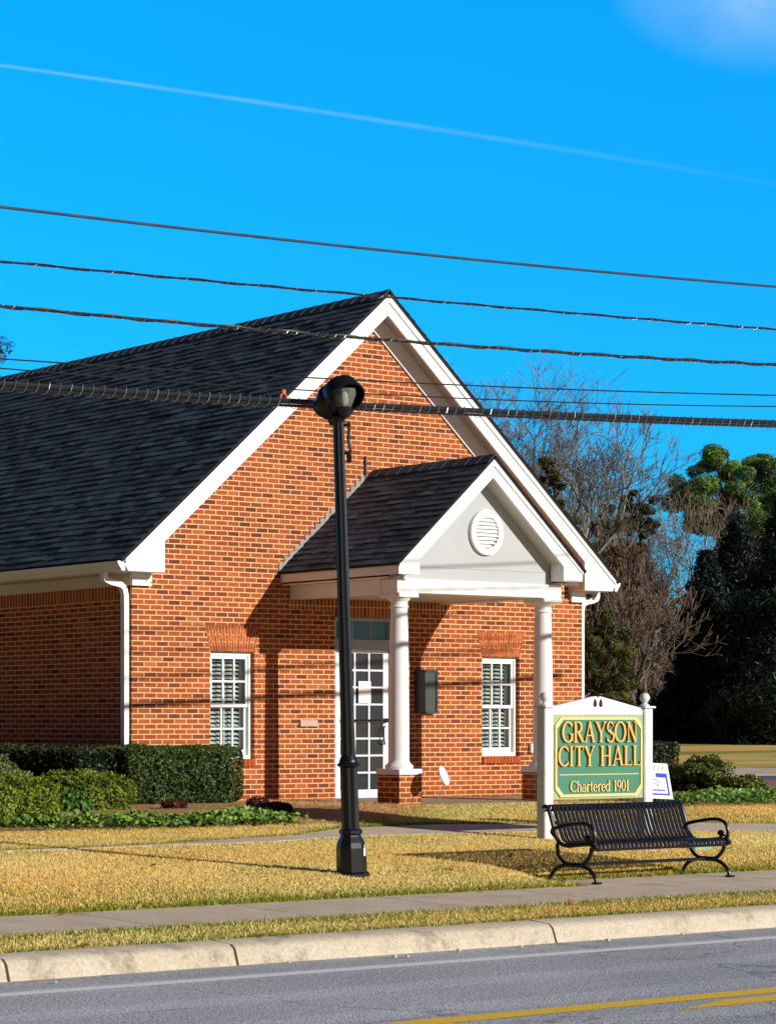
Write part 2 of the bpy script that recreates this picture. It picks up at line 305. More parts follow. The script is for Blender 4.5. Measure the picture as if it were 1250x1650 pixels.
def asphalt():
    m, n, l, p = mat('asphalt'); o = objco(n)
    mg = n.new('ShaderNodeMapping'); mg.inputs['Scale'].default_value = (1, .42, 1); mg.inputs['Rotation'].default_value = (0, 0, R(30)); l.new(o, mg.inputs[0]); n1 = noise(n, l, 42, 5, .85, mg.outputs[0]); n2 = noise(n, l, .5, 5, .6, o); v = n.new('ShaderNodeTexVoronoi'); v.inputs['Scale'].default_value = 70; l.new(o, v.inputs['Vector'])
    r = ramp(n, [(.30, (.23, .232, .245)), (.5, (.54, .545, .565)), (.70, (.88, .885, .90))]); l.new(n1.outputs[0], r.inputs[0])
    r2 = ramp(n, [(.3, (.80, .80, .82)), (.7, (1.08, 1.08, 1.08))]); l.new(n2.outputs[0], r2.inputs[0])
    mx = node(n, 'ShaderNodeMix', data_type='RGBA', blend_type='MULTIPLY'); mx.inputs[0].default_value = 1; l.new(r.outputs[0], mx.inputs[6]); l.new(r2.outputs[0], mx.inputs[7])
    # long dark scuffs along the lane
    mp = n.new('ShaderNodeMapping'); mp.inputs['Scale'].default_value = (.55, 9, 1); l.new(o, mp.inputs[0]); n3 = noise(n, l, 1, 4, .65, mp.outputs[0])
    r3 = ramp(n, [(.63, (1, 1, 1)), (.70, (.52, .52, .54))]); l.new(n3.outputs[0], r3.inputs[0])
    my = node(n, 'ShaderNodeMix', data_type='RGBA', blend_type='MULTIPLY'); my.inputs[0].default_value = .8; l.new(mx.outputs[2], my.inputs[6]); l.new(r3.outputs[0], my.inputs[7])
    # tyre-worn bands along the lane and a few hairline cracks
    sy = n.new('ShaderNodeSeparateXYZ'); l.new(o, sy.inputs[0]); wv = node(n, 'ShaderNodeMath', operation='SINE'); ml = node(n, 'ShaderNodeMath', operation='MULTIPLY'); ml.inputs[1].default_value = 7.2; l.new(sy.outputs[1], ml.inputs[0]); l.new(ml.outputs[0], wv.inputs[0])
    rw = ramp(n, [(.2, (.90, .90, .91)), (.8, (1.05, 1.05, 1.04))]); l.new(wv.outputs[0], rw.inputs[0]); mw = node(n, 'ShaderNodeMix', data_type='RGBA', blend_type='MULTIPLY'); mw.inputs[0].default_value = 1; l.new(my.outputs[2], mw.inputs[6]); l.new(rw.outputs[0], mw.inputs[7])
    nd = noise(n, l, 1.2, 4, .6, o); sc = node(n, 'ShaderNodeVectorMath', operation='SCALE'); sc.inputs['Scale'].default_value = .9; l.new(nd.outputs['Color'], sc.inputs[0]); av = node(n, 'ShaderNodeVectorMath', operation='ADD'); l.new(o, av.inputs[0]); l.new(sc.outputs[0], av.inputs[1])
    vc = n.new('ShaderNodeTexVoronoi'); vc.feature = 'DISTANCE_TO_EDGE'; vc.inputs['Scale'].default_value = .33; l.new(av.outputs[0], vc.inputs['Vector']); rc = ramp(n, [(.0, (.42, .42, .43)), (.006, (1, 1, 1))]); l.new(vc.outputs['Distance'], rc.inputs[0])
    mk_ = node(n, 'ShaderNodeMix', data_type='RGBA', blend_type='MULTIPLY'); mk_.inputs[0].default_value = .8; l.new(mw.outputs[2], mk_.inputs[6]); l.new(rc.outputs[0], mk_.inputs[7]); my = mk_
    l.new(my.outputs[2], p.inputs['Base Color']); p.inputs['Roughness'].default_value = .8; p.inputs['Specular IOR Level'].default_value = .3
    ad = node(n, 'ShaderNodeMath', operation='ADD'); l.new(n1.outputs[0], ad.inputs[0]); l.new(v.outputs['Distance'], ad.inputs[1]); bump(n, l, p, ad.outputs[0], .55, .008)
    return m
def paint(name, c, wear=.62):
    m, n, l, p = mat(name); o = objco(n); n1 = noise(n, l, 60, 4, .7, o); n2 = noise(n, l, 3, 4, .6, o)
    r = ramp(n, [(.34, tuple(x*.62 for x in c)), (.46, c)]); l.new(n1.outputs[0], r.inputs[0]); l.new(r.outputs[0], p.inputs['Base Color']); p.inputs['Roughness'].default_value = .7
    bump(n, l, p, n1.outputs[0], .5, .006); return m
def concrete(name, c1, c2, stain=(.25, .22, .18)):
    m, n, l, p = mat(name); o = objco(n); n1 = noise(n, l, 1.3, 6, .65, o); n2 = noise(n, l, 45, 4, .7, o)
    r = ramp(n, [(.30, stain), (.46, c2), (.75, c1)]); n1.inputs['Scale'].default_value = 2.6; n1.inputs['Roughness'].default_value = .75; l.new(n1.outputs[0], r.inputs[0])
    r2 = ramp(n, [(.3, (.72, .72, .72)), (.7, (1.12, 1.12, 1.12))]); l.new(n2.outputs[0], r2.inputs[0])
    mx = node(n, 'ShaderNodeMix', data_type='RGBA', blend_type='MULTIPLY'); mx.inputs[0].default_value = 1; l.new(r.outputs[0], mx.inputs[6]); l.new(r2.outputs[0], mx.inputs[7])
    l.new(mx.outputs[2], p.inputs['Base Color']); p.inputs['Roughness'].default_value = .9; p.inputs['Specular IOR Level'].default_value = .15; bump(n, l, p, n2.outputs[0], .5, .006)
    return m
M['asphalt'] = asphalt(); M['white_line'] = paint('white road paint', (.88, .88, .86)); M['yellow_line'] = paint('yellow road paint', (1.0, .62, .02))
M['walk'] = concrete('path concrete', (.84, .70, .53), (.71, .58, .43), (.50, .40, .29))
M['kerb'] = concrete('kerb concrete', (.66, .58, .46), (.56, .48, .36), (.27, .235, .18))
ZR = -.5
b = MB(); b.face([(-500, -22.0, ZR), (700, -22.0, ZR), (700, -11.44, ZR), (-500, -11.44, ZR)]); tag(b.build('road', M['asphalt']), kind='structure')
b = MB()
for x in range(-60, 120, 6): b.face([(x, -12.02 - .075, ZR + .004), (x + 6, -12.02 - .075, ZR + .004), (x + 6, -12.02 + .065, ZR + .004), (x, -12.02 + .065, ZR + .004)])
tag(b.build('edge_line', M['white_line']), kind='structure')
b = MB()
b.face([(-60, -14.20, ZR + .004), (120, -14.20, ZR + .004), (120, -14.03, ZR + .004), (-60, -14.03, ZR + .004)])
b.face([(-7.95, -14.45, ZR + .004), (120, -14.45, ZR + .004), (120, -14.28, ZR + .004), (-7.35, -14.28, ZR + .004)])
tag(b.build('centre_line', M['yellow_line']), kind='structure')

def kerb():
    b = MB(); joints = [-10.385 - 3.05*k for k in range(15, -1, -1)] + [-8.517 + 3.054*k for k in range(0, 40)]
    prof = [(-11.50, -.70), (-11.475, -.50), (-11.44, -.395), (-11.405, -.365), (-11.22, -.352), (-11.2, -.70)]
    for a, c in zip(joints, joints[1:]):
        n = 16; xs = [a + .012 + (c - a - .024)*i/n for i in range(n + 1)]; V = []
        for x in xs:
            jj = random.uniform(-.003, .003)
            V += [(x, y + (jj if z > -.6 else 0) + random.uniform(-.0008, .0008), z + (random.uniform(-.002, .002) if z > -.5 else 0)) for y, z in prof]
        k = len(prof); F = [(i*k + j, (i+1)*k + j, (i+1)*k + j + 1, i*k + j + 1) for i in range(n) for j in range(k - 1)] + [tuple(range(k)), tuple(n*k + j for j in range(k))]
        b.raw(V, F)
    tag(b.build('kerb', M['kerb'], None, True), kind='structure')
    b = MB(); b.box(-60, 120, -22.2, -22.0, -.7, -.35); tag(b.build('far_kerb', M['kerb']), kind='structure')
kerb()

def strip_mesh(name, edgeA, edgeB, m, dz=.01, thick=.06, sub=10):
    b = MB(); A = []; B = []
    def dens(E):
        o = []
        for p, q in zip(E, E[1:]):
            for i in range(sub): t = i/sub; o.append((p[0]*(1-t) + q[0]*t, p[1]*(1-t) + q[1]*t))
        return o + [E[-1]]
    A = dens(edgeA); B = dens(edgeB)
    for i in range(len(A) - 1):
        q = [A[i], A[i+1], B[i+1], B[i]]
        b.face([(x, y, G(x, y) + dz) for x, y in q])
        for e0, e1 in ((A[i], A[i+1]), (B[i], B[i+1])):
            b.face([(e0[0], e0[1], G(*e0) + dz), (e1[0], e1[1], G(*e1) + dz), (e1[0], e1[1], G(*e1) - thick), (e0[0], e0[1], G(*e0) - thick)])
    return tag(b.build(name, m), kind='structure')
# pavement: slabs with open joints
b = MB(); xs = [-8.2 + 1.58*k for k in range(-20, 60)]
for a, c in zip(xs, xs[1:]):
    a2, c2 = a + .008, c - .008; z0 = G(0, -9.3) + .012; z1 = G(0, -10.32) + .012
    V = [(a2, -10.32, z1), (c2, -10.32, z1), (c2, -9.3, z0), (a2, -9.3, z0)]
    b.raw(V + [(x, y, z - .1) for x, y, z in V], [(0, 1, 2, 3), (0, 4, 5, 1), (1, 5, 6, 2), (2, 6, 7, 3), (3, 7, 4, 0)])
tag(b.build('pavement', M['walk']), kind='structure')
b = MB(); V = [(-2.5, -9.292, G(0, -9.3) + .012), (9, -9.292, G(0, -9.3) + .012), (9, -8.80, -.326), (-2.25, -8.80, -.326)]
b.raw(V + [(x, y, z - .12) for x, y, z in V], [(0, 1, 2, 3), (0, 4, 5, 1), (1, 5, 6, 2), (2, 6, 7, 3), (3, 7, 4, 0)])
tag(b.build('bench_pad', M['walk']), kind='structure')
# curving garden path across the front lawn
pathB = [(-30, -5.75), (-5.2, -5.66), (-4.3, -5.60), (-2.02, -5.18), (-.92, -4.66), (.62, -4.56), (1.84, -4.85), (3.4, -4.95), (5.02, -5.74), (7.2, -7.0), (9.5, -9.2)]
pathA = [(-30, -5.82), (-5.2, -5.73), (-4.3, -5.70), (-3.02, -5.72), (-1.6, -5.50), (-.4, -5.53), (1.03, -5.65), (2.6, -5.9), (3.86, -6.6), (5.6, -7.9), (7.6, -9.25)]
strip_mesh('garden_path', pathA, pathB, M['walk'], .012)
# access drive on the right
bp = plain('brick paving', (.42, .20, .17), .85, .12, 12, .2, bs=.6, c2=(.30, .13, .115))
def band(name, d0, d1, r0, r1, m, dz): return strip_mesh(name, [view(r0, d0)[:2], view((r0 + r1)/2, d0)[:2], view(r1, d0)[:2]], [view(r0*d1/d0, d1)[:2], view((r0 + r1)/2*d1/d0, d1)[:2], view(r1*d1/d0, d1)[:2]], m, dz, .02, 6)
band('brick_paving', 36.0, 40.8, 14.3, 32, bp, .010)
band('shaded_access_road', 41.2, 44.2, 16.4, 40, plain('shadow toned asphalt', (.10, .11, .15), .9, .2, 6), .008)  # asphalt strip, the shadow across it put into its dark blue colour
band('concrete_apron', 45.0, 51.5, 17.9, 45, M['walk'], .009)

# ------------------------------------------------------------------ planting-bed sheets
def mulch_mat():
    m, n, l, p = mat('pine straw mulch'); o = objco(n); n1 = noise(n, l, 30, 6, .75, o); n2 = noise(n, l, 2, 4, .6, o)
    r = ramp(n, [(.28, (.22, .11, .035)), (.5, (.55, .30, .11)), (.72, (.85, .55, .24))]); l.new(n1.outputs[0], r.inputs[0]); l.new(r.outputs[0], p.inputs['Base Color'])
    p.inputs['Roughness'].default_value = 1; bump(n, l, p, n1.outputs[0], 1, .05); return m
M['mulch'] = mulch_mat()
def bed(name, x0, x1, y0, y1, h, front=None):
    b = MB(); nx, ny = 60, 20; V = []
    for j in range(ny + 1):
        for i in range(nx + 1):
            x = x0 + (x1 - x0)*i/nx; ylo = front(x) if front else y0; y = ylo + (y1 - ylo)*j/ny
            e = min(1, 5*min(i/nx, 1 - i/nx))*min(1, 4*j/ny)
            V.append((x, y, G(x, y) + .006 + h*e*(.8 + .4*random.random())))
    b.raw(V, [(j*(nx+1)+i, j*(nx+1)+i+1, (j+1)*(nx+1)+i+1, (j+1)*(nx+1)+i) for j in range(ny) for i in range(nx)])
    return tag(b.build(name, M['mulch'], smooth=True), kind='structure')
bed('mulch_bed', -9, 2.66, -4, -.02, .05, lambda x: -3.75 - .12*(x + 5) if x < 0 else -4.35 + .62*x)
bed('mulch_bed', 6.6, 14, -3.6, 0, .04, lambda x: -3.4)

# ================================================================== the building
LEN = 8.52; XM = 4.26; BACK = 13.0; SL = .823; EZ = 3.174; EX = -.388; AP = EZ + SL*(XM - EX)   # eave height, apex height
ROOT = thing('brick_building', 'red brick town hall with steep grey gabled roof and small columned porch', 'building', (XM, 0, 0))
W1 = (1.325, 2.095, .61, 2.045); W2 = (6.42, 7.19, .61, 2.045); DR = (3.56, 4.72, .03, 2.56)
def front_wall():
    b = MB(); T = 2.95
    xs = [0, W1[0], W1[1], DR[0], DR[1], W2[0], W2[1], LEN]
    for i in range(7):
        o = {1: W1, 3: DR, 5: W2}.get(i)
        if o:
            if o[2] > .1: b.face([(xs[i], 0, -.3), (xs[i+1], 0, -.3), (xs[i+1], 0, o[2]), (xs[i], 0, o[2])])
            b.face([(xs[i], 0, o[3]), (xs[i+1], 0, o[3]), (xs[i+1], 0, T), (xs[i], 0, T)])
        else: b.face([(xs[i], 0, -.3), (xs[i+1], 0, -.3), (xs[i+1], 0, T), (xs[i], 0, T)])
    zt = AP - .13
    b.face([(0, 0, T), (LEN, 0, T), (LEN, 0, EZ + SL*(.388) - .13), (XM, 0, zt), (0, 0, EZ + SL*.388 - .13)])
    for x0, x1, z0, z1 in (W1, W2, DR):
        d = .14
        b.face([(x0, 0, z0), (x0, d, z0), (x0, d, z1), (x0, 0, z1)]); b.face([(x1, 0, z0), (x1, d, z0), (x1, d, z1), (x1, 0, z1)])
        b.face([(x0, 0, z1), (x1, 0, z1), (x1, d, z1), (x0, d, z1)]); b.face([(x0, 0, z0), (x1, 0, z0), (x1, d, z0), (x0, d, z0)])
    o = b.build('front_wall', M['brick_front'], ROOT)
    for x in (0, LEN):
        b = MB(); b.face([(x, .001, -.3), (x, BACK, -.3), (x, BACK, 3.15), (x, .001, 3.15)]); b.build('side_wall', M['brick_side'], ROOT)
    b = MB(); b.face([(0, BACK, -.3), (LEN, BACK, -.3), (LEN, BACK, 3.2), (XM, BACK, AP - .2), (0, BACK, 3.2)]); b.build('rear_wall', M['brick_front'], ROOT)
front_wall()
b = MB(); b.face([(-.006, .0, 2.72 - .03), (-.006, BACK, 2.69), (-.006, BACK, 2.893), (-.006, 0, 2.893)]); b.build('soldier_course', M['soldier_side'], ROOT)
b = MB(); b.face([(2.7, -.006, 2.64), (5.82, -.006, 2.64), (5.82, -.006, 2.843), (2.7, -.006, 2.843)]); b.face([(DR[0] - .04, -.006, 2.56), (DR[1] + .04, -.006, 2.56), (DR[1] + .04, -.006, 2.6399), (DR[0] - .04, -.006, 2.6399)])
b.build('soldier_course', M['soldier_front'], ROOT)

def rake(x): return EZ + SL*((x - EX) if x <= XM else (2*XM - EX - x))
# rake boards with cornice returns
for sgn in (1, -1):
    X = (lambda x: x) if sgn == 1 else (lambda x: 2*XM - x)
    b = MB()
    P = [(EX, EZ), (EX + .085, EZ - .13), (.296, EZ - .13), (.296, rake(.296) - .275), (XM, AP - .275), (XM, AP)]
    b.prism([(X(x), z) for x, z in P], -.30, -.268)
    rb = b.build('rake_board', M['white'], ROOT)
    b = MB(); P = [(EX + .03, EZ - .03), (EX + .03, EZ + .028), (XM, AP + .0), (XM, AP - .095)]
    b.prism([(X(x), z) for x, z in P], -.318, -.3005); b.build('shingle_moulding', M['white'], rb)
    b = MB(); P = [(EX + .06, EZ - .10), (EX + .10, EZ - .128), (.292, EZ - .128), (.292, rake(.292) - .27), (EX + .06, rake(EX + .06) - .26 + .2)]
    P = [(EX + .06, EZ - .09), (EX + .10, EZ - .127), (.292, EZ - .127), (.292, rake(.292) - .262)]
    b.prism([(X(x), z) for x, z in P], -.267, -.002); b.build('cornice_return', M['white'], ROOT)
    # soffit under the overhang and frieze board on the wall
    b = MB(); q0, q1 = .292, XM
    b.raw([(X(q0), -.268, rake(q0) - .14), (X(q1), -.268, AP - .14), (X(q1), 0, AP - .14), (X(q0), 0, rake(q0) - .14)], [(0, 1, 2, 3)])
    b.box(*sorted((X(.292), X(.300))), -.267, -.002, EZ - .127, rake(.296) - .142); b.build('soffit', M['grey_trim'], ROOT)
    b = MB(); b.prism([(X(q0), rake(q0) - .45), (X(q1), AP - .45), (X(q1), AP - .145), (X(q0), rake(q0) - .145)], -.03, -.002); b.build('frieze_board', M['white'], ROOT)
    # little frieze return wrapping the corner below the eave
    b = MB(); x0, x1 = sorted((X(-.026), X(.272)))
    b.box(x0, x1, -.045, -.001, 2.895, EZ - .131); b.box(*sorted((X(.2), X(.285))), -.06, -.0455, 2.93, EZ - .131); b.box(*sorted((X(-.04), X(.285))), -.06, -.0455, 2.88, 2.905); b.build('corner_frieze', M['white'], ROOT)
    # eave: soffit, fascia, frieze, gutter
    b = MB(); b.box(*sorted((X(-.355), X(-.026))), -.0, BACK, 3.03, 3.044); b.build('eave_soffit', M['grey_trim'], ROOT)
    b = MB(); b.box(*sorted((X(-.025), X(-.001))), .0, BACK, 2.885, 3.03); b.build('frieze_board', M['grey_trim'], ROOT)
    b = MB(); g = [(-.355, 3.045), (-.41, 3.045), (-.43, 3.08), (-.455, 3.11), (-.475, 3.15), (-.475, 3.168), (-.46, 3.168), (-.46, 3.155), (-.43, 3.10), (-.40, 3.06), (-.368, 3.06), (-.368, 3.17), (-.355, 3.17)]
    b.prism([(X(x), z) for x, z in g], -.262, BACK + .2)
    b.prism([(X(x), z) for x, z in [(-.357, 3.045), (-.41, 3.045), (-.43, 3.08), (-.455, 3.11), (-.477, 3.15), (-.477, 3.17), (-.357, 3.17)]], -.30, -.2625)
    b.build('gutter', M['white'], ROOT)
    # downspout with its swan neck
    b = MB(); yy = .075
    b.tube([(X(-.40), yy, 3.045), (X(-.40), yy, 2.99), (X(-.385), yy, 2.95), (X(-.30), yy, 2.92), (X(-.15), yy, 2.895), (X(-.085), yy, 2.85), (X(-.062), yy, 2.76), (X(-.058), yy, 2.6), (X(-.058), yy, .9)], .055, 4)
    b.tube([(X(-.058), yy, .9), (X(-.058), yy, .1)], .052, 4)
    b.tube([(X(-.058), yy, .955), (X(-.058), yy, .935)], .058, 4)
    b.build('downspout', M['white'], ROOT)

# shingled roofs: every tab a little lifted plate
def shingles(b, org, u, v, nrm, LU, LV, base, expo=.14, cols=None):
    org, u, v, nrm = map(Vector, (org, u, v, nrm)); k = 0; t = 0
    while t < LV:
        t1 = min(t + expo + .02, LV); s = -random.uniform(0, .2)
        while s < LU:
            wd = random.choice((.14, .18, .22, .27, .33)); s0 = max(s, 0); s1 = min(s + wd - .005, LU)
            if s1 > s0:
                h = random.choice((.009, .011, .019)); q = random.gauss(1, .27); q = max(.5, min(1.6, q)); tt = t + random.uniform(-.006, .006)*(t > 0)
                P = [org + u*s0 + v*tt + nrm*h, org + u*s1 + v*tt + nrm*h, org + u*s1 + v*t1 + nrm*.001, org + u*s0 + v*t1 + nrm*.001]
                b.cur = tuple(c*q*random.uniform(.93, 1.07) for c in base); b.face(P)
                b.cur = tuple(c*.2 for c in base)  # tab edges darkened in colour to draw the shadow lines
                b.face([org + u*s0 + v*tt, org + u*s1 + v*tt, P[1], P[0]])
                b.face([org + u*s0 + v*tt, P[0], P[3], org + u*s0 + v*t1]); b.face([org + u*s1 + v*tt, P[1], P[2], org + u*s1 + v*t1])
            s += wd
        t += expo; k += 1
        if random.random() < 0: break
ln = math.hypot(1, SL)
YR0, YR1 = -.335, BACK + .3
PX_ = .125
def roof_obj(name, sides, y0, y1, base, exz, apx, deck=.03, parent=ROOT, expo=.14):
    b = MB()
    for sgn in sides:
        X = (lambda x: x) if sgn == 1 else (lambda x: 2*XM - x)
        ex, ez = exz; ex -= .02; ez -= .02*SL
        v = Vector(((XM - ex)*sgn, 0, apx - ez)); LV = v.length; v.normalize(); nrm = Vector((-v.z*sgn, 0, abs(v.x)))
        o = Vector((X(ex), y0, ez)) + nrm*(deck + .012)
        shingles(b, o, (0, 1, 0), v, nrm, y1 - y0, LV, base, expo)
        b.cur = (.022, .014, .013)
        D = [Vector((X(ex), y0 + .01, ez)) + nrm*.003, Vector((XM, y0 + .01, apx)) + nrm*.003]
        E = [p + nrm*(deck + .01) for p in D]; yv = Vector((0, y1 - y0 - .02, 0))
        b.face([D[0], D[1], E[1], E[0]]); b.face([p + yv for p in (D[0], D[1], E[1], E[0])])
        b.face([E[0], E[1], E[1] + yv, E[0] + yv]); b.face([D[0], E[0], E[0] + yv, D[0] + yv]); b.face([D[0], D[1], D[1] + yv, D[0] + yv])
    o = b.build(name, M['shingle'], parent)
    b = MB(); y = y0; n0 = Vector((-SL, 0, 1)).normalized()      # ridge caps
    while y < y1:
        q_ = random.uniform(.65, 1.15); b.cur = tuple(c*q_ for c in base); zt = apx + deck + .045; yy = min(y + .24, y1)
        for sg in (1, -1): b.raw([(XM, y, zt + .012), (XM - sg*.14, y, zt + .008 - .14*SL), (XM - sg*.14, yy, zt - .004 - .14*SL), (XM, yy, zt)], [(0, 1, 2, 3)]); b.raw([(XM, y, zt + .012), (XM - sg*.14, y, zt + .008 - .14*SL), (XM - sg*.14, y, zt - .01 - .14*SL), (XM, y, zt - .012)], [(0, 1, 2, 3)])
        y += .2
    b.build('ridge_cap', M['shingle'], o); return o
roof_obj('roof', (1, -1), YR0, YR1, (.068, .106, .134), (EX, EZ), AP)

# ---- porch
PE = 2.555; PZE = 3.12; PA = 4.545; PSL = (PA - PZE)/(XM - PE)
roof_obj('porch_roof', (1, -1), -2.185, -.004, (.048, .072, .106), (PE, PZE), PA, .02, ROOT, PX_)
def prk(x): return PZE + PSL*((x - PE) if x <= XM else (2*XM - PE - x))
for sgn in (1, -1):
    X = (lambda x: x) if sgn == 1 else (lambda x: 2*XM - x)
    b = MB(); P = [(PE, PZE), (PE, 2.995), (2.925, 2.995), (2.925, prk(2.925) - .235), (XM, PA - .235), (XM, PA)]
    b.prism([(X(x), z) for x, z in P], -2.15, -2.12); rb = b.build('porch_rake_board', M['white'], ROOT)
    b = MB(); b.prism([(X(x), z) for x, z in [(PE, PZE - .03), (PE, PZE + .02), (XM, PA + .004), (XM, PA - .08)]], -2.166, -2.1505); b.build('shingle_moulding', M['white'], rb)
    b = MB(); b.prism([(X(x), z) for x, z in [(PE + .035, 3.0), (2.92, 3.0), (2.92, prk(2.92) - .205)]], -2.119, -1.93); b.build('porch_cornice_return', M['white'], ROOT)
    b = MB(); b.raw([(X(PE + .032), -2.119, prk(PE + .032) - .20), (X(XM), -2.119, PA - .20), (X(XM), -1.906, PA - .20), (X(PE + .032), -1.906, prk(PE + .032) - .20)], [(0, 1, 2, 3)])
    b.build('porch_soffit', M['grey_trim'], ROOT)
    b = MB(); b.bbox(*sorted((X(PE), X(PE + .03))), -2.119, -.004, 2.995, PZE - .005, .004); b.build('porch_fascia', M['white'], ROOT)
    b = MB(); b.box(*sorted((X(PE + .03), X(2.735))), -1.93, -.004, 2.96, 2.975); b.build('porch_eave_soffit', M['white'], ROOT)
    b = MB(); b.bbox(*sorted((X(2.735), X(2.965))), -1.665, -.004, 2.775, 2.96, .004); b.build('porch_beam', M['white'], ROOT)
b = MB(); b.bbox(2.735, 5.785, -1.95, -1.67, 2.775, 2.955, .004); b.build('porch_beam', M['white'], ROOT)
b = MB(); b.box(2.97, 5.55, -1.66, -.004, 2.80, 2.815); b.build('porch_ceiling', M['grey_trim'], ROOT)
b = MB(); b.prism([(2.80, 2.957), (5.64, 2.957), (5.64, prk(5.64) - .09), (XM, PA - .08), (2.80, prk(2.80) - .05)], -1.905, -1.87); pg = b.build('porch_gable', M['pediment'], ROOT)
b = MB(); b.box(2.93, 5.625, -1.913, -1.9055, 3.118, 3.132); b.build('trim_line', M['pediment'], pg)
# round louvred gable vent
b = MB(); cz = 3.61; vx = 4.37
def disc(b, r0, r1, y0, y1, n=40):
    for k in range(n):
        a, c = 2*PI*k/n, 2*PI*(k+1)/n; f = lambda r, q, y: (vx + r*math.cos(q), y, cz + r*math.sin(q))
        b.face([f(r0, a, y0), f(r0, c, y0), f(r1, c, y0), f(r1, a, y0)]); b.face([f(r1, a, y0), f(r1, c, y0), f(r1, c, y1), f(r1, a, y1)])
        if r0 > 0: b.face([f(r0, a, y0), f(r0, c, y0), f(r0, c, y1), f(r0, a, y1)])
disc(b, .215, .30, -1.955, -1.906); gv = b.build('gable_vent', M['white'], ROOT)
b = MB()
for k in range(9):
    z = -.195 + .049*k; h = math.sqrt(max(.0, .216**2 - (z + .0)**2)) if abs(z) < .21 else .05
    if h > .06: b.raw([(vx - h, -1.948, cz + z), (vx + h, -1.948, cz + z), (vx + h, -1.915, cz + z + .042), (vx - h, -1.915, cz + z + .042)], [(0, 1, 2, 3)]); b.box(vx - h, vx + h, -1.949, -1.943, cz + z - .004, cz + z)
b.build('louvres', M['white'], gv)
b = MB(); disc(b, 0, .214, -1.908, -1.9065); b.build('vent_backing', M['grey_trim'], gv)
# columns on brick piers
for cx in (2.92, 5.60):
    cy = -1.80
    pr = MB(); pr.box(cx - .19, cx + .19, cy - .19, cy + .19, -.05, .43); pier = None
    v = pr.v; f = pr.f
    fr = MB(); fr.raw(v, [f[i] for i in (2, 3, 4, 5)]); sd = MB(); sd.raw(v, [f[i] for i in (0, 1)])
    b = MB(); b.v = []; b.raw(v, [f[2], f[3], f[5]]); b.m = 1; b.raw(v, [f[0], f[1]]); b.build('brick_pier', [M['brick_front'], M['brick_side']], ROOT)
    b = MB(); b.bbox(cx - .205, cx + .205, cy - .205, cy + .205, .43, .505, .006)
    b.lathe([(.165, .505), (.182, .53), (.165, .56), (.145, .575), (.13, .60), (.127, .62)], 32, cx, cy); base = b.build('column_base', M['white'], ROOT, True)
    b = MB(); b.lathe([(.127, .618), (.126, 1.1), (.122, 1.7), (.114, 2.25), (.104, 2.62)], 32, cx, cy)
    col = b.build('porch_column', M['white'], ROOT, True)
    b = MB(); b.lathe([(.108, 2.58), (.119, 2.592), (.119, 2.604), (.107, 2.615), (.107, 2.66), (.118, 2.672), (.145, 2.70), (.158, 2.715)], 32, cx, cy); b.bbox(cx - .175, cx + .175, cy - .175, cy + .175, 2.715, 2.774, .006)
    b.build('capital', M['white'], col, True)
# flashing stepped up the wall where the porch roof meets it
b = MB(); n = 17
for k in range(n):
    x0 = 2.53 + (4.12 - 2.53)*k/n; x1 = x0 + .075; z = prk(x0) + .06
    b.box(x0, x1 + .03, -.012 - .0004*k, -.003, z, z + .115)
b.build('step_flashing', M['metal_flash'], ROOT)
b = MB(); b.box(2.62, 5.95, -2.1, -.001, -.1, .048); b.box(5.951, 9.2, -1.55, -.35, -.1, .042); b.build('porch_slab', concrete('slab concrete', (.46, .38, .27), (.38, .30, .21)), ROOT)

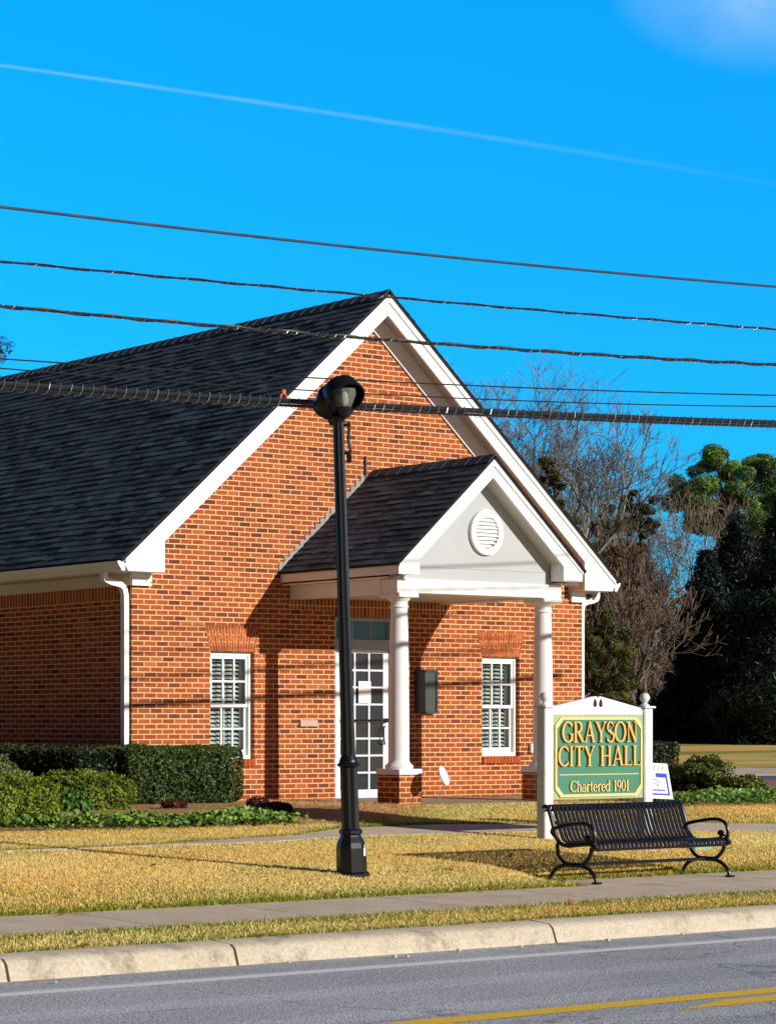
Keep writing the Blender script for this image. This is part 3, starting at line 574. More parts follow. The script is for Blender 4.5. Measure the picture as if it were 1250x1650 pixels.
# ---- windows
def window(o, seed):
    x0, x1, z0, z1 = o; rnd = random.Random(seed); x0 += .001; x1 -= .001; z0 += .001; z1 -= .001
    fr = MB(); y = .06; t = .045
    fr.box(x0, x0 + t, y, .139, z0, z1); fr.box(x1 - t, x1, y, .139, z0, z1); fr.box(x0 + t, x1 - t, y, .139, z1 - t, z1); fr.box(x0 + t, x1 - t, y - .01, .139, z0, z0 + .05)
    win = fr.build('window', M['white'], ROOT)
    zm = (z0 + z1)/2
    for (a, c, yy) in ((zm - .02, z1 - t, .075), (z0 + .05, zm + .02, .105)):
        s = MB(); xa, xb = x0 + t, x1 - t; st = .045
        s.box(xa, xa + st, yy, yy + .028, a, c); s.box(xb - st, xb, yy, yy + .028, a, c); s.box(xa + st, xb - st, yy, yy + .028, a, a + (.045 if yy < .1 else .075)); s.box(xa + st, xb - st, yy, yy + .028, c - .045, c)
        i0, i1 = xa + st, xb - st; j0, j1 = a + (.045 if yy < .1 else .075), c - .045
        for k in (1, 2): xx = i0 + (i1 - i0)*k/3; s.box(xx - .0125, xx + .0125, yy + .002, yy + .026, j0, j1)
        for k in range(3):
            u0 = i0 + (i1 - i0)*k/3 + (.0125 if k else 0); u1 = i0 + (i1 - i0)*(k+1)/3 - (.0125 if k < 2 else 0); s.box(u0, u1, yy + .002, yy + .026, (j0 + j1)/2 - .0125, (j0 + j1)/2 + .0125)
        s.build('sash', M['white'], win)
        p = MB(); p.face([(i0, yy + .014, j0), (i1, yy + .014, j0), (i1, yy + .014, j1), (i0, yy + .014, j1)]); p.build('pane', M['glass'], win)
    bl = MB(); n = 22; i0, i1 = x0 + .06, x1 - .06
    for k in range(n):
        z = z0 + .09 + (z1 - z0 - .16)*k/n; tl = rnd.uniform(.022, .03)
        bl.raw([(i0, .175, z), (i1, .175, z), (i1, .215, z + tl), (i0, .215, z + tl), (i0, .175, z + .006), (i1, .175, z + .006), (i1, .215, z + tl + .006), (i0, .215, z + tl + .006)], [(0, 1, 2, 3), (4, 5, 6, 7), (0, 1, 5, 4)])
    bl.box((i0 + i1)/2 - .008, (i0 + i1)/2 + .008, .165, .172, z0 + .08, z1 - .06); bl.box(i0 - .01, i0 + .035, .165, .2, z0 + .05, z1 - .04); bl.box(i1 - .035, i1 + .01, .165, .2, z0 + .05, z1 - .04)
    bl.build('shutter', M['blind'], win)
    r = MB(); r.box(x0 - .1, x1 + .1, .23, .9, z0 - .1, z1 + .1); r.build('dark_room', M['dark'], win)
    # splayed jack arch of individually cut bricks, and a sill of bricks on edge
    b = MB(); b.cur = (.85, .52, .28); zb, zt = z1 + .012, z1 + .355; sp = .10
    b.prism([(x0 - .002, zb), (x1 + .002, zb), (x1 + sp, zt), (x0 - sp, zt)], -.006, -.001); n = 17
    for k in range(n):
        def edge(q, z): f = (z - zb)/(zt - zb); l = x0 - sp*f; rr = x1 + sp*f; return l + (rr - l)*q/n
        sp_z = zb + (zt - zb)*(.36 if k % 2 else .64)
        for za, zc in ((zb, sp_z - .005), (sp_z + .005, zt)):
            g = rnd.uniform(.75, 1.15); b.cur = (.50*g, .115*g, .03*g); d = .0075
            b.prism([(edge(k, za) + d, za), (edge(k+1, za) - d, za), (edge(k+1, zc) - d, zc), (edge(k, zc) + d, zc)], -.013, -.0065)
    b.build('jack_arch', attr_mat('arch brick', .85, .2, 0, 30, .4), ROOT)
    b = MB(); n = 11; b.cur = (.8, .48, .25); b.box(x0 + .01, x1 - .01, -.016, -.001, z0 - .098, z0 - .003)
    for k in range(n):
        g = rnd.uniform(.75, 1.1); b.cur = (.46*g, .10*g, .025*g); a = x0 + (x1 - x0)*k/n
        b.box(a + .005, a + (x1 - x0)/n - .005, -.034, -.017, z0 - .1, z0 + .004)
    b.build('window_sill', attr_mat('sill brick', .85, .2, 0, 30, .4), ROOT)
window(W1, 1); window(W2, 2)

# ---- door and transom
b = MB(); y0 = .05; x0, x1, z0, z1 = DR; x0 += .001; x1 -= .001; z1 -= .001; z0 = .05
b.box(x0, x0 + .07, y0, .139, z0, z1); b.box(x1 - .07, x1, y0, .139, z0, z1); b.box(x0 + .07, x1 - .07, y0, .139, z1 - .05, z1)
df = b.build('door_frame', M['grey_blue'], ROOT)
b = MB(); b.bbox(x0 + .071, x1 - .071, y0 - .01, .139, 2.12, 2.255, .006); b.box(x0 + .071, x1 - .071, y0 - .02, y0 - .0105, 2.16, 2.19); b.build('door_header', M['grey_blue'], df)
b = MB(); xa, xb = x0 + .071, x1 - .071
for k in range(3): u0, u1 = xa + (xb - xa)*k/3 + .01, xa + (xb - xa)*(k+1)/3 - .01; b.face([(u0, .095, 2.256), (u1, .095, 2.256), (u1, .095, z1 - .051), (u0, .095, z1 - .051)])
b.build('transom_pane', M['transom_glass'], df)
for k in range(4): b = MB(); u = xa + (xb - xa)*k/3; b.box(u - .01, u + .01, .085, .105, 2.256, z1 - .051); b.build('transom_bar', M['grey_blue'], df)
b = MB(); yd = .075; s = .098; xa, xb = x0 + .075, x1 - .075; za, zb = .055, 2.115
b.bbox(xa, xa + s, yd, yd + .04, za, zb, .003); b.bbox(xb - s, xb, yd, yd + .04, za, zb, .003); b.box(xa + s, xb - s, yd, yd + .04, za, za + .11); b.box(xa + s, xb - s, yd, yd + .04, zb - .05, zb)
i0, i1, j0, j1 = xa + s, xb - s, za + .11, zb - .05
for k in (1, 2): u = i0 + (i1 - i0)*k/3; b.box(u - .014, u + .014, yd - .002, yd + .02, j0, j1)
for k in range(1, 8):
    z = j0 + (j1 - j0)*k/8
    for q in range(3): u0 = i0 + (i1 - i0)*q/3 + (.014 if q else 0); u1 = i0 + (i1 - i0)*(q+1)/3 - (.014 if q < 2 else 0); b.box(u0, u1, yd - .001, yd + .02, z - .012, z + .012)
door = b.build('door', M['white'], ROOT)
b = MB(); b.face([(i0, yd + .022, j0), (i1, yd + .022, j0), (i1, yd + .022, j1), (i0, yd + .022, j1)]); b.build('pane', M['door_glass'], door)
b = MB(); b.tube([(i0 + .01, yd - .045, 1.13), (i1 + .02, yd - .045, 1.13)], .016, 8); b.box(i0, i0 + .03, yd - .045, yd - .003, 1.11, 1.15); b.box(i1, i1 + .05, yd - .045, yd - .003, 1.10, 1.16)
b.tube([(i1 + .03, yd - .01, 1.05), (i1 - .04, yd - .05, 1.03), (i1 - .05, yd - .06, .9), (i1 - .03, yd - .05, .82), (i1 + .03, yd - .01, .8)], .011, 8); b.build('push_handle', M['black'], door)
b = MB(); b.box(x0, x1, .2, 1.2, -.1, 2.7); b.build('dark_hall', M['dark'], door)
b = MB(); b.box(DR[0], DR[1], .02, .14, .0485, .054); b.build('threshold', M['metal_flash'], ROOT)
# small fittings fixed to the brickwork
b = MB(); b.bbox(2.90, 3.22, -.03, -.001, 1.045, 1.135, .006); b.build('wall_plate', plain('pinkish plate', (.55, .36, .30), .5, .08, 8), ROOT)
b = MB(); b.bbox(7.38, 7.46, -.055, -.001, .655, .79, .01); b.build('outlet_cover', M['white'], ROOT)
b = MB(); b.tube([(4.12, -.02, 4.35), (4.12, -.02, 4.80)], .016, 8); b.build('conduit', M['teal_board'], ROOT)
b = MB(); b.box(7.63, 8.45, -.05, -.001, .40, .455); b.build('hose_shelf', M['grey_blue'], ROOT)
tk = thing('notice_board', 'dark framed glass notice board on brick wall right of front door', 'notice board', (5.26, -.03, 1.5))
b = MB(); x0, x1, z0, z1 = 5.07, 5.455, 1.225, 1.845; b.bbox(x0, x1, -.055, -.002, z0, z1, .006); b.build('cabinet', M['teal_board'], tk)
b = MB(); 
for q in ((x0, x0 + .03, z0, z1), (x1 - .03, x1, z0, z1), (x0 + .03, x1 - .03, z0, z0 + .03), (x0 + .03, x1 - .03, z1 - .03, z1)): b.box(q[0], q[1], -.075, -.0555, q[2], q[3])
b.build('frame', M['teal_board'], tk)
b = MB(); b.face([(x0 + .03, -.062, z0 + .03), (x1 - .03, -.062, z0 + .03), (x1 - .03, -.062, z1 - .03), (x0 + .03, -.062, z1 - .03)]); b.build('pane', glass_mat('board glass', (.10, .12, .11), .3), tk)
b = MB(); b.box(4.065, 4.30, .064, .067, 1.375, 1.675); o = b.build('paper_notice', M['paper']); tag(o, 'blank white paper notice taped to the glass front door', 'notice')

# ================================================================== street lamp
LX, LY = -4.585, -8.54; LZ = G(LX, LY)
lamp = thing('street_lamp', 'tall black fluted lamp post with two hooded lamp heads on the front lawn', 'street lamp', (LX, LY, LZ)); 
def local(o): return o
def lpart(b, name, m, parent=lamp, smooth=False):
    me = MB.build(b, name, m, None, smooth); me.parent = parent; return me
b = MB(); b.lathe([(.150, -.03), (.150, .012), (.128, .03), (.124, .235), (.115, .28), (.09, .33), (.085, .345), (.098, .36), (.098, .385), (.078, .40)], 8); lpart(b, 'base', M['black'])
b = MB(); b.lathe([(.074, .40), (.074, .93), (.070, .935)], 20, flute=.10); b.lathe([(.062, .965), (.056, 1.6), (.052, 2.6), (.046, 3.95)], 20, flute=.09)
lpart(b, 'pole', M['black'])
b = MB(); b.lathe([(.078, .93), (.098, .945), (.10, .955), (.08, .97), (.08, .985), (.072, 1.0), (.06, 1.03)], 24); lpart(b, 'collar', M['black'], smooth=True)
b = MB(); b.lathe([(.048, 3.90), (.060, 3.92), (.060, 3.95), (.05, 3.96)], 24); lpart(b, 'collar', M['black'], smooth=True)
b = MB(); d = (.92*-.70 + 0, -.92*.70); b.box(.045, .10, -.012, .012, 3.86, 3.885); b.box(.045, .085, -.012, .012, 3.62, 3.645); b.tube([(.092, 0, 3.90), (.088, 0, 3.83), (.080, 0, 3.75), (.094, 0, 3.66), (.08, 0, 3.60)], .013, 8); b.box(.06, .10, -.02, .02, 3.55, 3.62)
b.v = [(x*.71 + y*.70, -x*.70 + y*.71, z) for x, y, z in b.v]; lpart(b, 'banner_bracket', M['black'])
tov = Vector((-.70, -.71, 0)); rtv = Vector((.71, -.70, 0))
def head(axis_h, off):
    c = Vector((0, 0, 3.985)) + off
    b = MB(); b.lathe([(.035, -.05), (.05, -.02), (.055, .0), (.062, .03), (.05, .04)], 20, c.x, c.y, c.z)
    b.tube([Vector((0, 0, 3.94)), Vector((0, 0, 3.95)) + off*.5, c + Vector((0, 0, -.03))], .028, 10)
    h = lpart(b, 'lamp_head', M['black'], smooth=True)
    b = MB(); b.lathe([(.050, .03), (.072, .07), (.096, .13), (.104, .17), (.10, .19), (.07, .20)], 10, c.x, c.y, c.z)
    g = lpart(b, 'refractor', M['lamp_glass'], h)
    # hood: a bell opening outwards and down
    ax = (axis_h.normalized()*.72 + Vector((0, 0, -.70))).normalized(); q = Vector((0, 0, 1)).rotation_difference(ax)
    HS = .90; prof = [(.02, -.150), (.09, -.146), (.138, -.130), (.164, -.098), (.175, -.055), (.180, -.005), (.186, .05), (.192, .055), (.190, .07), (.178, .07), (.170, .0), (.158, -.05), (.135, -.09), (.10, -.125), (.05, -.143), (.01, -.147)]
    prof = [(r*HS, t*HS) for r, t in prof]; n = 36; oc = c + Vector((0, 0, .145)) - axis_h.normalized()*.02; V = []
    for r, t in prof:
        for k in range(n): a = 2*PI*k/n; V.append(oc + q @ Vector((r*math.cos(a), r*math.sin(a), t)))
    b = MB(); b.raw(V, [(i*n + k, i*n + (k+1) % n, (i+1)*n + (k+1) % n, (i+1)*n + k) for i in range(len(prof)-1) for k in range(n)]); lpart(b, 'hood', M['black'], h, True)
    b = MB(); b.lathe([(.02, .05), (.035, .08), (.035, .14), (.015, .18)], 12, c.x, c.y, c.z); lpart(b, 'bulb', M['white'], h, True)
M['lamp_glass'] = glass_mat('prismatic lamp glass', (.25, .27, .22), .5)
head(tov*.80 + rtv*.45, tov*.05 + rtv*.055); head(-(tov*.95 + rtv*.25) , -tov*.12 - rtv*.035 - Vector((0, 0, .045)))
b = MB(); nv = Vector((-.30, -.95, 0)).normalized()
def plate(b, c, nv, wd, z0, z1, d): t = Vector((-nv.y, nv.x, 0)); p = c + nv*d; b.raw([p - t*wd + Vector((0, 0, z0)), p + t*wd + Vector((0, 0, z0)), p + t*wd + Vector((0, 0, z1)), p - t*wd + Vector((0, 0, z1))], [(0, 1, 2, 3)])
aa = R(-112.5 + 45*0); fv = Vector((math.cos(R(-67.5)), math.sin(R(-67.5)), 0)); ap = .1265*math.cos(PI/8)
plate(b, Vector((0, 0, 0)), fv, .021, .165, .235, ap + .004); st = lpart(b, 'asset_label', M['paper'])
b = MB(); plate(b, Vector((0, 0, 0)), fv, .012, .225, .262, ap + .0055); lpart(b, 'asset_label', M['yellow_paint'])
lamp.rotation_euler = (0, -math.atan(.16/3.94), 0)

# ================================================================== bench (faces the road)
BX, BY = -1.43, -8.98; BZ = -.326
bench = thing('park_bench', 'black slatted steel bench with curled iron arms beside the pavement', 'bench', (BX, BY, BZ), R(1.0))
HL = .925
def crv(pts, n=6):     # Catmull-Rom through 3-D points
    P = [Vector(p) for p in pts]; P = [P[0]*2 - P[1]] + P + [P[-1]*2 - P[-2]]; o = []
    for i in range(1, len(P) - 2):
        for k in range(n):
            t = k/n; a, b_, c, d = P[i-1], P[i], P[i+1], P[i+2]
            o.append(.5*((2*b_) + (c - a)*t + (2*a - 5*b_ + 4*c - d)*t*t + (3*b_ - a - 3*c + d)*t**3))
    return o + [P[-2]]
prof = crv([(0, .310, .635), (0, .295, .682), (0, .258, .672), (0, .225, .60), (0, .18, .46), (0, .135, .37), (0, .05, .338), (0, -.08, .352), (0, -.19, .362), (0, -.235, .345), (0, -.245, .30)], 5)
cut = next(i for i, p in enumerate(prof) if p.z < .38 and i > 5) + 1
ns = 32; pitch = 2*(HL - .03)/ns
def slats(name, pf):
    b = MB()
    for k in range(ns):
        xc = -HL + .03 + pitch*(k + .5); hw = .0188; V = []
        for i, p in enumerate(pf):
            t = (pf[min(i+1, len(pf)-1)] - pf[max(i-1, 0)]).normalized(); nn = Vector((0, -t.z, t.y))*.0045
            V += [(xc - hw, *(p + nn)[1:]), (xc + hw, *(p + nn)[1:]), (xc + hw, *(p - nn)[1:]), (xc - hw, *(p - nn)[1:])]
        m = len(pf); b.raw(V, [(i*4 + j, i*4 + (j+1) % 4, i*4 + 4 + (j+1) % 4, i*4 + 4 + j) for i in range(m-1) for j in range(4)] + [(3, 2, 1, 0), tuple((m-1)*4 + j for j in range(4))])
    b.cur = None
    for p in ((pf[1] if name == 'backrest' else pf[-2]),): b.tube([(-HL + .02, p.y + .012, p.z - .012), (HL - .02, p.y + .012, p.z - .012)], .011, 8)
    o = b.build(name, M['black_slat']); o.parent = bench; return o
slats('backrest', prof[:cut]); slats('seat', prof[cut-1:])
def bp_(b, name, parent=bench, smooth=True):
    o = b.build(name, M['black'], None, smooth); o.parent = parent; return o
for sx in (-1, 1):
    x = sx*HL; b = MB()
    b.tube([(x, *p[1:]) for p in [q + Vector((0, .012, -.012)) for q in prof[3:]]], .019, 8)
    # two back-to-back arcs form the legs
    b.tube([(x, .15 - 0, .345)] + crv([(x, .165, .33), (x, .15, .24), (x, .085, .175), (x, -.02, .155), (x, -.12, .175), (x, -.185, .24), (x, -.21, .32)], 5), .017, 8)
    b.tube(crv([(x, .235, .012), (x, .225, .06), (x, .175, .115), (x, .09, .15), (x, -.02, .158), (x, -.12, .148), (x, -.20, .11), (x, -.245, .055), (x, -.255, .012)], 5), [.018]*41 if False else .0175, 8)
    b.tube([(x, .08, .157), (x, -.12, .157)], .024, 8)
    fr = bp_(b, 'end_frame')
    for fy in (.238, -.262):
        b = MB(); b.bbox(x - .035, x + .035, fy - .03, fy + .03, .0, .018, .004); bp_(b, 'foot', fr, False)
    b = MB()
    b.tube(crv([(x, .215, .475), (x, .10, .502), (x, -.05, .528), (x, -.15, .528), (x, -.215, .495), (x, -.24, .43), (x, -.238, .36), (x, -.245, .32)], 5), .0165, 8)
    b.tube(crv([(x, -.23, .36), (x, -.20, .385), (x, -.17, .375), (x, -.135, .352)], 4), .010, 8)
    b.lathe([(.0, -.03), (.018, -.024), (.029, -.008), (.029, .008), (.018, .024), (0.001, .03)], 14, x, -.165, .405)
    b.tube(crv([(x, .195, .40), (x, .23, .44), (x, .215, .478), (x, .185, .468)], 4), .011, 8)
    b.lathe([(.0, -.03), (.022, -.02), (.03, 0), (.022, .02), (.001, .03)], 14, x, -.245, .325)
    bp_(b, 'armrest')
b = MB(); b.tube([(-HL, -.02, .158), (HL, -.02, .158)], .0155, 10); bp_(b, 'stretcher')

# ================================================================== town sign
SY = -6.34; SZ = G(1.15, SY)
sign = thing('town_sign', 'green wooden board with raised gold lettering between white posts behind the bench', 'sign', (1.2, SY, SZ))
for xc in (.418, 1.99):
    b = MB(); b.bbox(xc - .066, xc + .066, SY - .06, SY + .06, SZ - .1, 1.262, .012); b.bbox(xc - .085, xc + .085, SY - .08, SY + .08, 1.262, 1.284, .004)
    p = b.build('post', M['white_old'], sign)
    b = MB(); b.lathe([(.05, 1.284), (.052, 1.295), (.028, 1.31), (.022, 1.325), (.038, 1.338), (.052, 1.366), (.053, 1.385), (.042, 1.411), (.021, 1.426), (.001, 1.43)], 20, xc, SY); b.build('finial', M['white_old'], p, True)
PX0, PX1, PZ0, PZ1 = .489, 1.918, .283, 1.19
b = MB(); yf = SY - .045
b.bbox(PX0, PX1, SY - .035, SY + .035, PZ0, PZ1, .005); panel = b.build('panel', M['sage'], sign)
def octa(m, c): x0, x1, z0, z1 = PX0 + m, PX1 - m, PZ0 + m, PZ1 - m; return [(x0 + c, z0), (x1 - c, z0), (x1, z0 + c), (x1, z1 - c), (x1 - c, z1), (x0 + c, z1), (x0, z1 - c), (x0, z0 + c)]
b = MB(); b.prism(octa(.052, .095), SY - .041, SY - .0352); b.build('field', M['green_sign'], sign)
b = MB(); A, B = octa(.028, .085), octa(.056, .097)
for k in range(8):
    q = [A[k], A[(k+1) % 8], B[(k+1) % 8], B[k]]; b.prism(q, SY - .052, SY - .0352)
b.build('border', M['cream'], sign)
b = MB(); P = [(PX0, PZ1 + .002), (PX1, PZ1 + .002), (PX1, 1.262), (1.28, 1.383), (1.235, 1.352), (1.172, 1.352), (1.125, 1.383), (PX0, 1.28)]
P = [(PX0, PZ1 + .002), (PX1, PZ1 + .002), (PX1, 1.258), (1.235, 1.388), (1.205, 1.372), (1.170, 1.388), (PX0, 1.272)]
b.prism(P, SY - .03, SY + .03); pd = b.build('pediment', M['white'], sign)
b = MB()
for s in (-1, 1):
    n = 16; b.prism([(1.2025 + s*.045 + .027*math.cos(2*PI*k/n)*(1 - .35*math.sin(2*PI*k/n)), 1.315 + .045*math.sin(2*PI*k/n) + .0) for k in range(n)], SY - .0325, SY - .0302)
b.box(1.196, 1.209, SY - .0325, SY - .0302, 1.366, 1.3745); b.build('scroll_cutout', M['dark'], pd)

# ---- serif letters drawn stroke by stroke (unit height 1)
def LN(x0, y0, x1, y1, w): return ('l', x0, y0, x1, y1, w)
def AR(cx, cy, rx, ry, a0, a1, w0, w1): return ('a', cx, cy, rx, ry, a0, a1, w0, w1)   # w0 vertical-side weight, w1 horizontal-side weight
TK, TN = .155, .07
def sf(x, y, wd=.3): return LN(x - wd/2, y, x + wd/2, y, .05)
GL = {
 'G': (.86, [AR(.46, .5, .39, .475, 40, 322, TK, TN), LN(.77, .08, .77, .40, TK), sf(.74, .40, .3), LN(.80, .96, .80, .74, .05)]),
 'R': (.84, [LN(.2, 0, .2, 1, TK), sf(.2, .025), LN(.06, .975, .4, .975, .05), AR(.38, .74, .27, .235, -90, 90, TK, TN), LN(.2, .505, .4, .505, TN), LN(.4, .5, .76, .02, TK), sf(.78, .025, .2)]),
 'A': (.92, [LN(.46, 1, .14, .02, TN), LN(.45, 1, .79, .02, TK), LN(.26, .33, .66, .33, TN), sf(.13, .025, .26), sf(.80, .025, .28)]),
 'Y': (.86, [LN(.12, .98, .45, .45, TK), LN(.76, .98, .46, .45, TN), LN(.45, 0, .45, .48, TK), sf(.45, .025), sf(.12, .975, .28), sf(.76, .975, .24)]),
 'S': (.66, [AR(.34, .74, .24, .235, 30, 270, TN + .03, TN), AR(.34, .26, .26, .24, -150, 90, TK - .02, TN), LN(.26, .60, .44, .42, TK), LN(.56, .95, .56, .76, .05), LN(.10, .24, .10, .05, .05)]),
 'O': (.94, [AR(.47, .5, .40, .475, 0, 360, TK, TN)]),
 'N': (.96, [LN(.19, .0, .19, 1, TN), LN(.19, .99, .77, .02, TK), LN(.77, 0, .77, 1, TN), sf(.18, .025, .26), sf(.12, .975, .24), sf(.78, .975, .28)]),
 'C': (.82, [AR(.46, .5, .39, .475, 42, 318, TK, TN), LN(.77, .94, .77, .72, .05), LN(.77, .06, .77, .26, .04)]),
 'I': (.42, [LN(.21, 0, .21, 1, TK), sf(.21, .025), sf(.21, .975)]),
 'T': (.78, [LN(.39, 0, .39, 1, TK), LN(.05, .965, .73, .965, .07), sf(.39, .025), LN(.07, .98, .07, .80, .05), LN(.71, .98, .71, .80, .05)]),
 'H': (.98, [LN(.2, 0, .2, 1, TK), LN(.78, 0, .78, 1, TK), LN(.2, .5, .78, .5, TN), sf(.2, .025), sf(.2, .975), sf(.78, .025), sf(.78, .975)]),
 'L': (.74, [LN(.2, 0, .2, 1, TK), sf(.2, .975), LN(.06, .03, .68, .03, .06), LN(.67, .0, .67, .22, .05)]),
 'h': (.66, [LN(.17, 0, .17, 1, TK), LN(.52, 0, .52, .42, TK), AR(.345, .42, .175, .22, 0, 180, TK, TN), sf(.17, .025, .24), sf(.52, .025, .24), LN(.05, .97, .17, .97, .05)]),
 'a': (.58, [AR(.26, .2, .19, .2, 0, 360, TK, TN), LN(.46, .0, .46, .45, TK), AR(.30, .45, .16, .2, 0, 150, TK - .03, TN), LN(.44, .025, .58, .04, .05)]),
 'r': (.48, [LN(.17, 0, .17, .66, TK), AR(.34, .45, .15, .2, 30, 150, TN, TN + .04), sf(.17, .025, .26), LN(.05, .63, .17, .63, .05)]),
 't': (.42, [LN(.19, .08, .19, .88, TK), LN(.04, .62, .38, .62, .055), AR(.30, .14, .11, .13, 180, 310, TN, TN)]),
 'e': (.56, [AR(.28, .33, .21, .32, 5, 318, TK, TN), LN(.10, .36, .48, .36, .055)]),
 'd': (.64, [AR(.28, .33, .21, .32, 0, 360, TK, TN), LN(.49, 0, .49, 1, TK), LN(.37, .97, .49, .97, .05), LN(.49, .025, .62, .025, .05)]),
 '1': (.46, [LN(.25, 0, .25, 1, TK), sf(.25, .025), LN(.10, .84, .25, .96, TN)]),
 '9': (.58, [AR(.28, .68, .20, .29, 0, 360, TK, TN), AR(.18, .62, .30, .58, -75, 5, TK - .02, TN)]),
 '0': (.60, [AR(.30, .5, .21, .475, 0, 360, TK, TN)]),
 ' ': (.40, [])}
def lettering(name, text, x0, x1, zb, h, yb, yfr, m_face, m_side):
    tot = sum(GL[c][0] for c in text); k = (x1 - x0)/tot; x = x0; b = MB(); q = 0
    def quad(P):
        nonlocal q
        q += 1; d = yfr - .00025*(q % 9)
        a = sum(P[i][0]*P[(i+1) % 4][1] - P[(i+1) % 4][0]*P[i][1] for i in range(4))
        F = [(p[0], d, p[1]) for p in P]; K = [(p[0], yb, p[1]) for p in P]
        b.m = 0; b.face(F); b.m = 1
        for i in range(4): j = (i+1) % 4; b.face([F[i], F[j], K[j], K[i]])
    for ch in text:
        wd, st = GL[ch]
        T = lambda u, v: (x + u*k, zb + v*h)
        for s in st:
            if s[0] == 'l':
                _, ax, ay, bx, by, wv = s; A = Vector(T(ax, ay)); B_ = Vector(T(bx, by)); d = (B_ - A).normalized(); hor = abs(d.x)
                ww = wv*(h*.92 if hor > .7 else k*1.0)/2; nn = Vector((-d.y, d.x))*ww; quad([tuple(A + nn), tuple(B_ + nn), tuple(B_ - nn), tuple(A - nn)])
            else:
                _, cx, cy, rx, ry, a0, a1, w0, w1 = s; n = max(6, int((a1 - a0)/18))
                def pt(a, sg):
                    ca, sa = math.cos(R(a)), math.sin(R(a)); wv = w0*abs(ca)**1.3 + w1*(1 - abs(ca)**1.3)
                    return T(cx + (rx + sg*wv/2)*ca - 0, cy + (ry + sg*wv/2)*sa)
                for i in range(n):
                    aa, ab = a0 + (a1 - a0)*i/n, a0 + (a1 - a0)*(i+1)/n; quad([pt(aa, 1), pt(ab, 1), pt(ab, -1), pt(aa, -1)])
        x += wd*k
    o = b.build(name, [m_face, m_side], sign); return o
lettering('lettering', 'GRAYSON', .605, 1.80, .893, .222, SY - .0412, SY - .066, M['gold'], M['gold_edge'])
lettering('lettering', 'CITY HALL', .548, 1.858, .640, .215, SY - .0412, SY - .066, M['gold'], M['gold_edge'])
lettering('lettering', 'Chartered 1901', .742, 1.672, .365, .118, SY - .0412, SY - .056, M['cream'], M['gold_edge'])
b = MB(); b.box(.58, 1.825, SY - .05, SY - .0412, .543, .553); b.build('divider', M['cream'], sign)

sign.location.x -= .045
# small printed yard sign leaning behind
ys = thing('yard_sign', 'small white card sign with blue print on wire legs behind the green board', 'yard sign', (2.1, -6.05, G(2.1, -6.05)), 0)
def ypt(u, v): # u across (0..1), v up (0..1), the board leans to the left
    return (2.085 + .42*u - .105*v*0 - .10*v, .262 + .40*v - .02*u)
def ypoly(b, pts, y): b.face([(ypt(u, v)[0], y, ypt(u, v)[1]) for u, v in pts])
b = MB(); c4 = [ypt(0, 0), ypt(1, 0), ypt(1, 1), ypt(0, 1)]; b.prism(c4, -6.06, -6.052); b.build('card', M['paper'], ys)
b = MB(); yk = -6.0612
for P in ([(.1, .10), (.9, .10), (.9, .15), (.1, .15)], [(.83, .15), (.9, .15), (.9, .72), (.83, .72)], [(.45, .60), (.83, .60), (.83, .72), (.45, .72)], [(.1, .22), (.74, .22), (.74, .26), (.1, .26)]): ypoly(b, P, yk)
b.build('blue_print', M['blue'], ys)
b = MB()
for (u, v, u2, v2) in ((.2, .80, .3, .92), (.38, .80, .48, .92), (.56, .8, .66, .92), (.72, .82, .82, .93), (.2, .5, .5, .38), (.5, .38, .42, .32), (.3, .56, .62, .45)):
    b = MB(); d = Vector((u2 - u, v2 - v)).normalized()*.02; ypoly(b, [(u - d.y, v + d.x), (u2 - d.y, v2 + d.x), (u2 + d.y, v2 - d.x), (u + d.y, v - d.x)], yk); b.build('grey_print', M['grey_print'], ys)
b = MB(); b.tube([(2.17, -6.048, -.2), (2.15, -6.048, .5)], .004, 6); b.tube([(2.40, -6.048, -.2), (2.38, -6.048, .5)], .004, 6); b.build('wire_leg', M['wire_steel'], ys)

ys.location.x += .27
# oval white marker on a stake by the porch pier
mk = thing('round_marker', 'small round white disc on a thin tilted stake beside the right face of the pier', 'marker', (3.0, -2.35, .03))
b = MB(); c = Vector((3.142, -2.35, .425)); nv = Vector((.25, -.80, .42)).normalized(); up = Vector((.40, .1, .9)); up = (up - nv*up.dot(nv)).normalized(); sd = nv.cross(up)
n = 28; ring = [c + up*.145*math.cos(2*PI*k/n) + sd*.10*math.sin(2*PI*k/n) for k in range(n)]; b.raw([p + nv*.006 for p in ring] + [p - nv*.006 for p in ring], [tuple(range(n)), tuple(range(2*n-1, n-1, -1))] + [(k, (k+1) % n, n + (k+1) % n, n + k) for k in range(n)]); b.build('disc', M['white'], mk, True)
b = MB(); b.tube([c - up*.13 - nv*.012, (2.99, -2.33, .0)], .007, 6); b.build('stake', M['wire_steel'], mk)

# irrigation valve box behind the bench
vb = thing('valve_box', 'small pale green plastic box half sunk in the lawn behind the bench', 'utility box', (.97, -7.73, G(.97, -7.73)))
b = MB(); z = G(.97, -7.73); b.bbox(.83, 1.10, -7.83, -7.62, z - .05, z + .045, .012); b.build('body', M['valve_green'], vb)
b = MB(); b.bbox(.845, 1.085, -7.815, -7.635, z + .046, z + .065, .006); b.build('lid', M['valve_green'], vb)

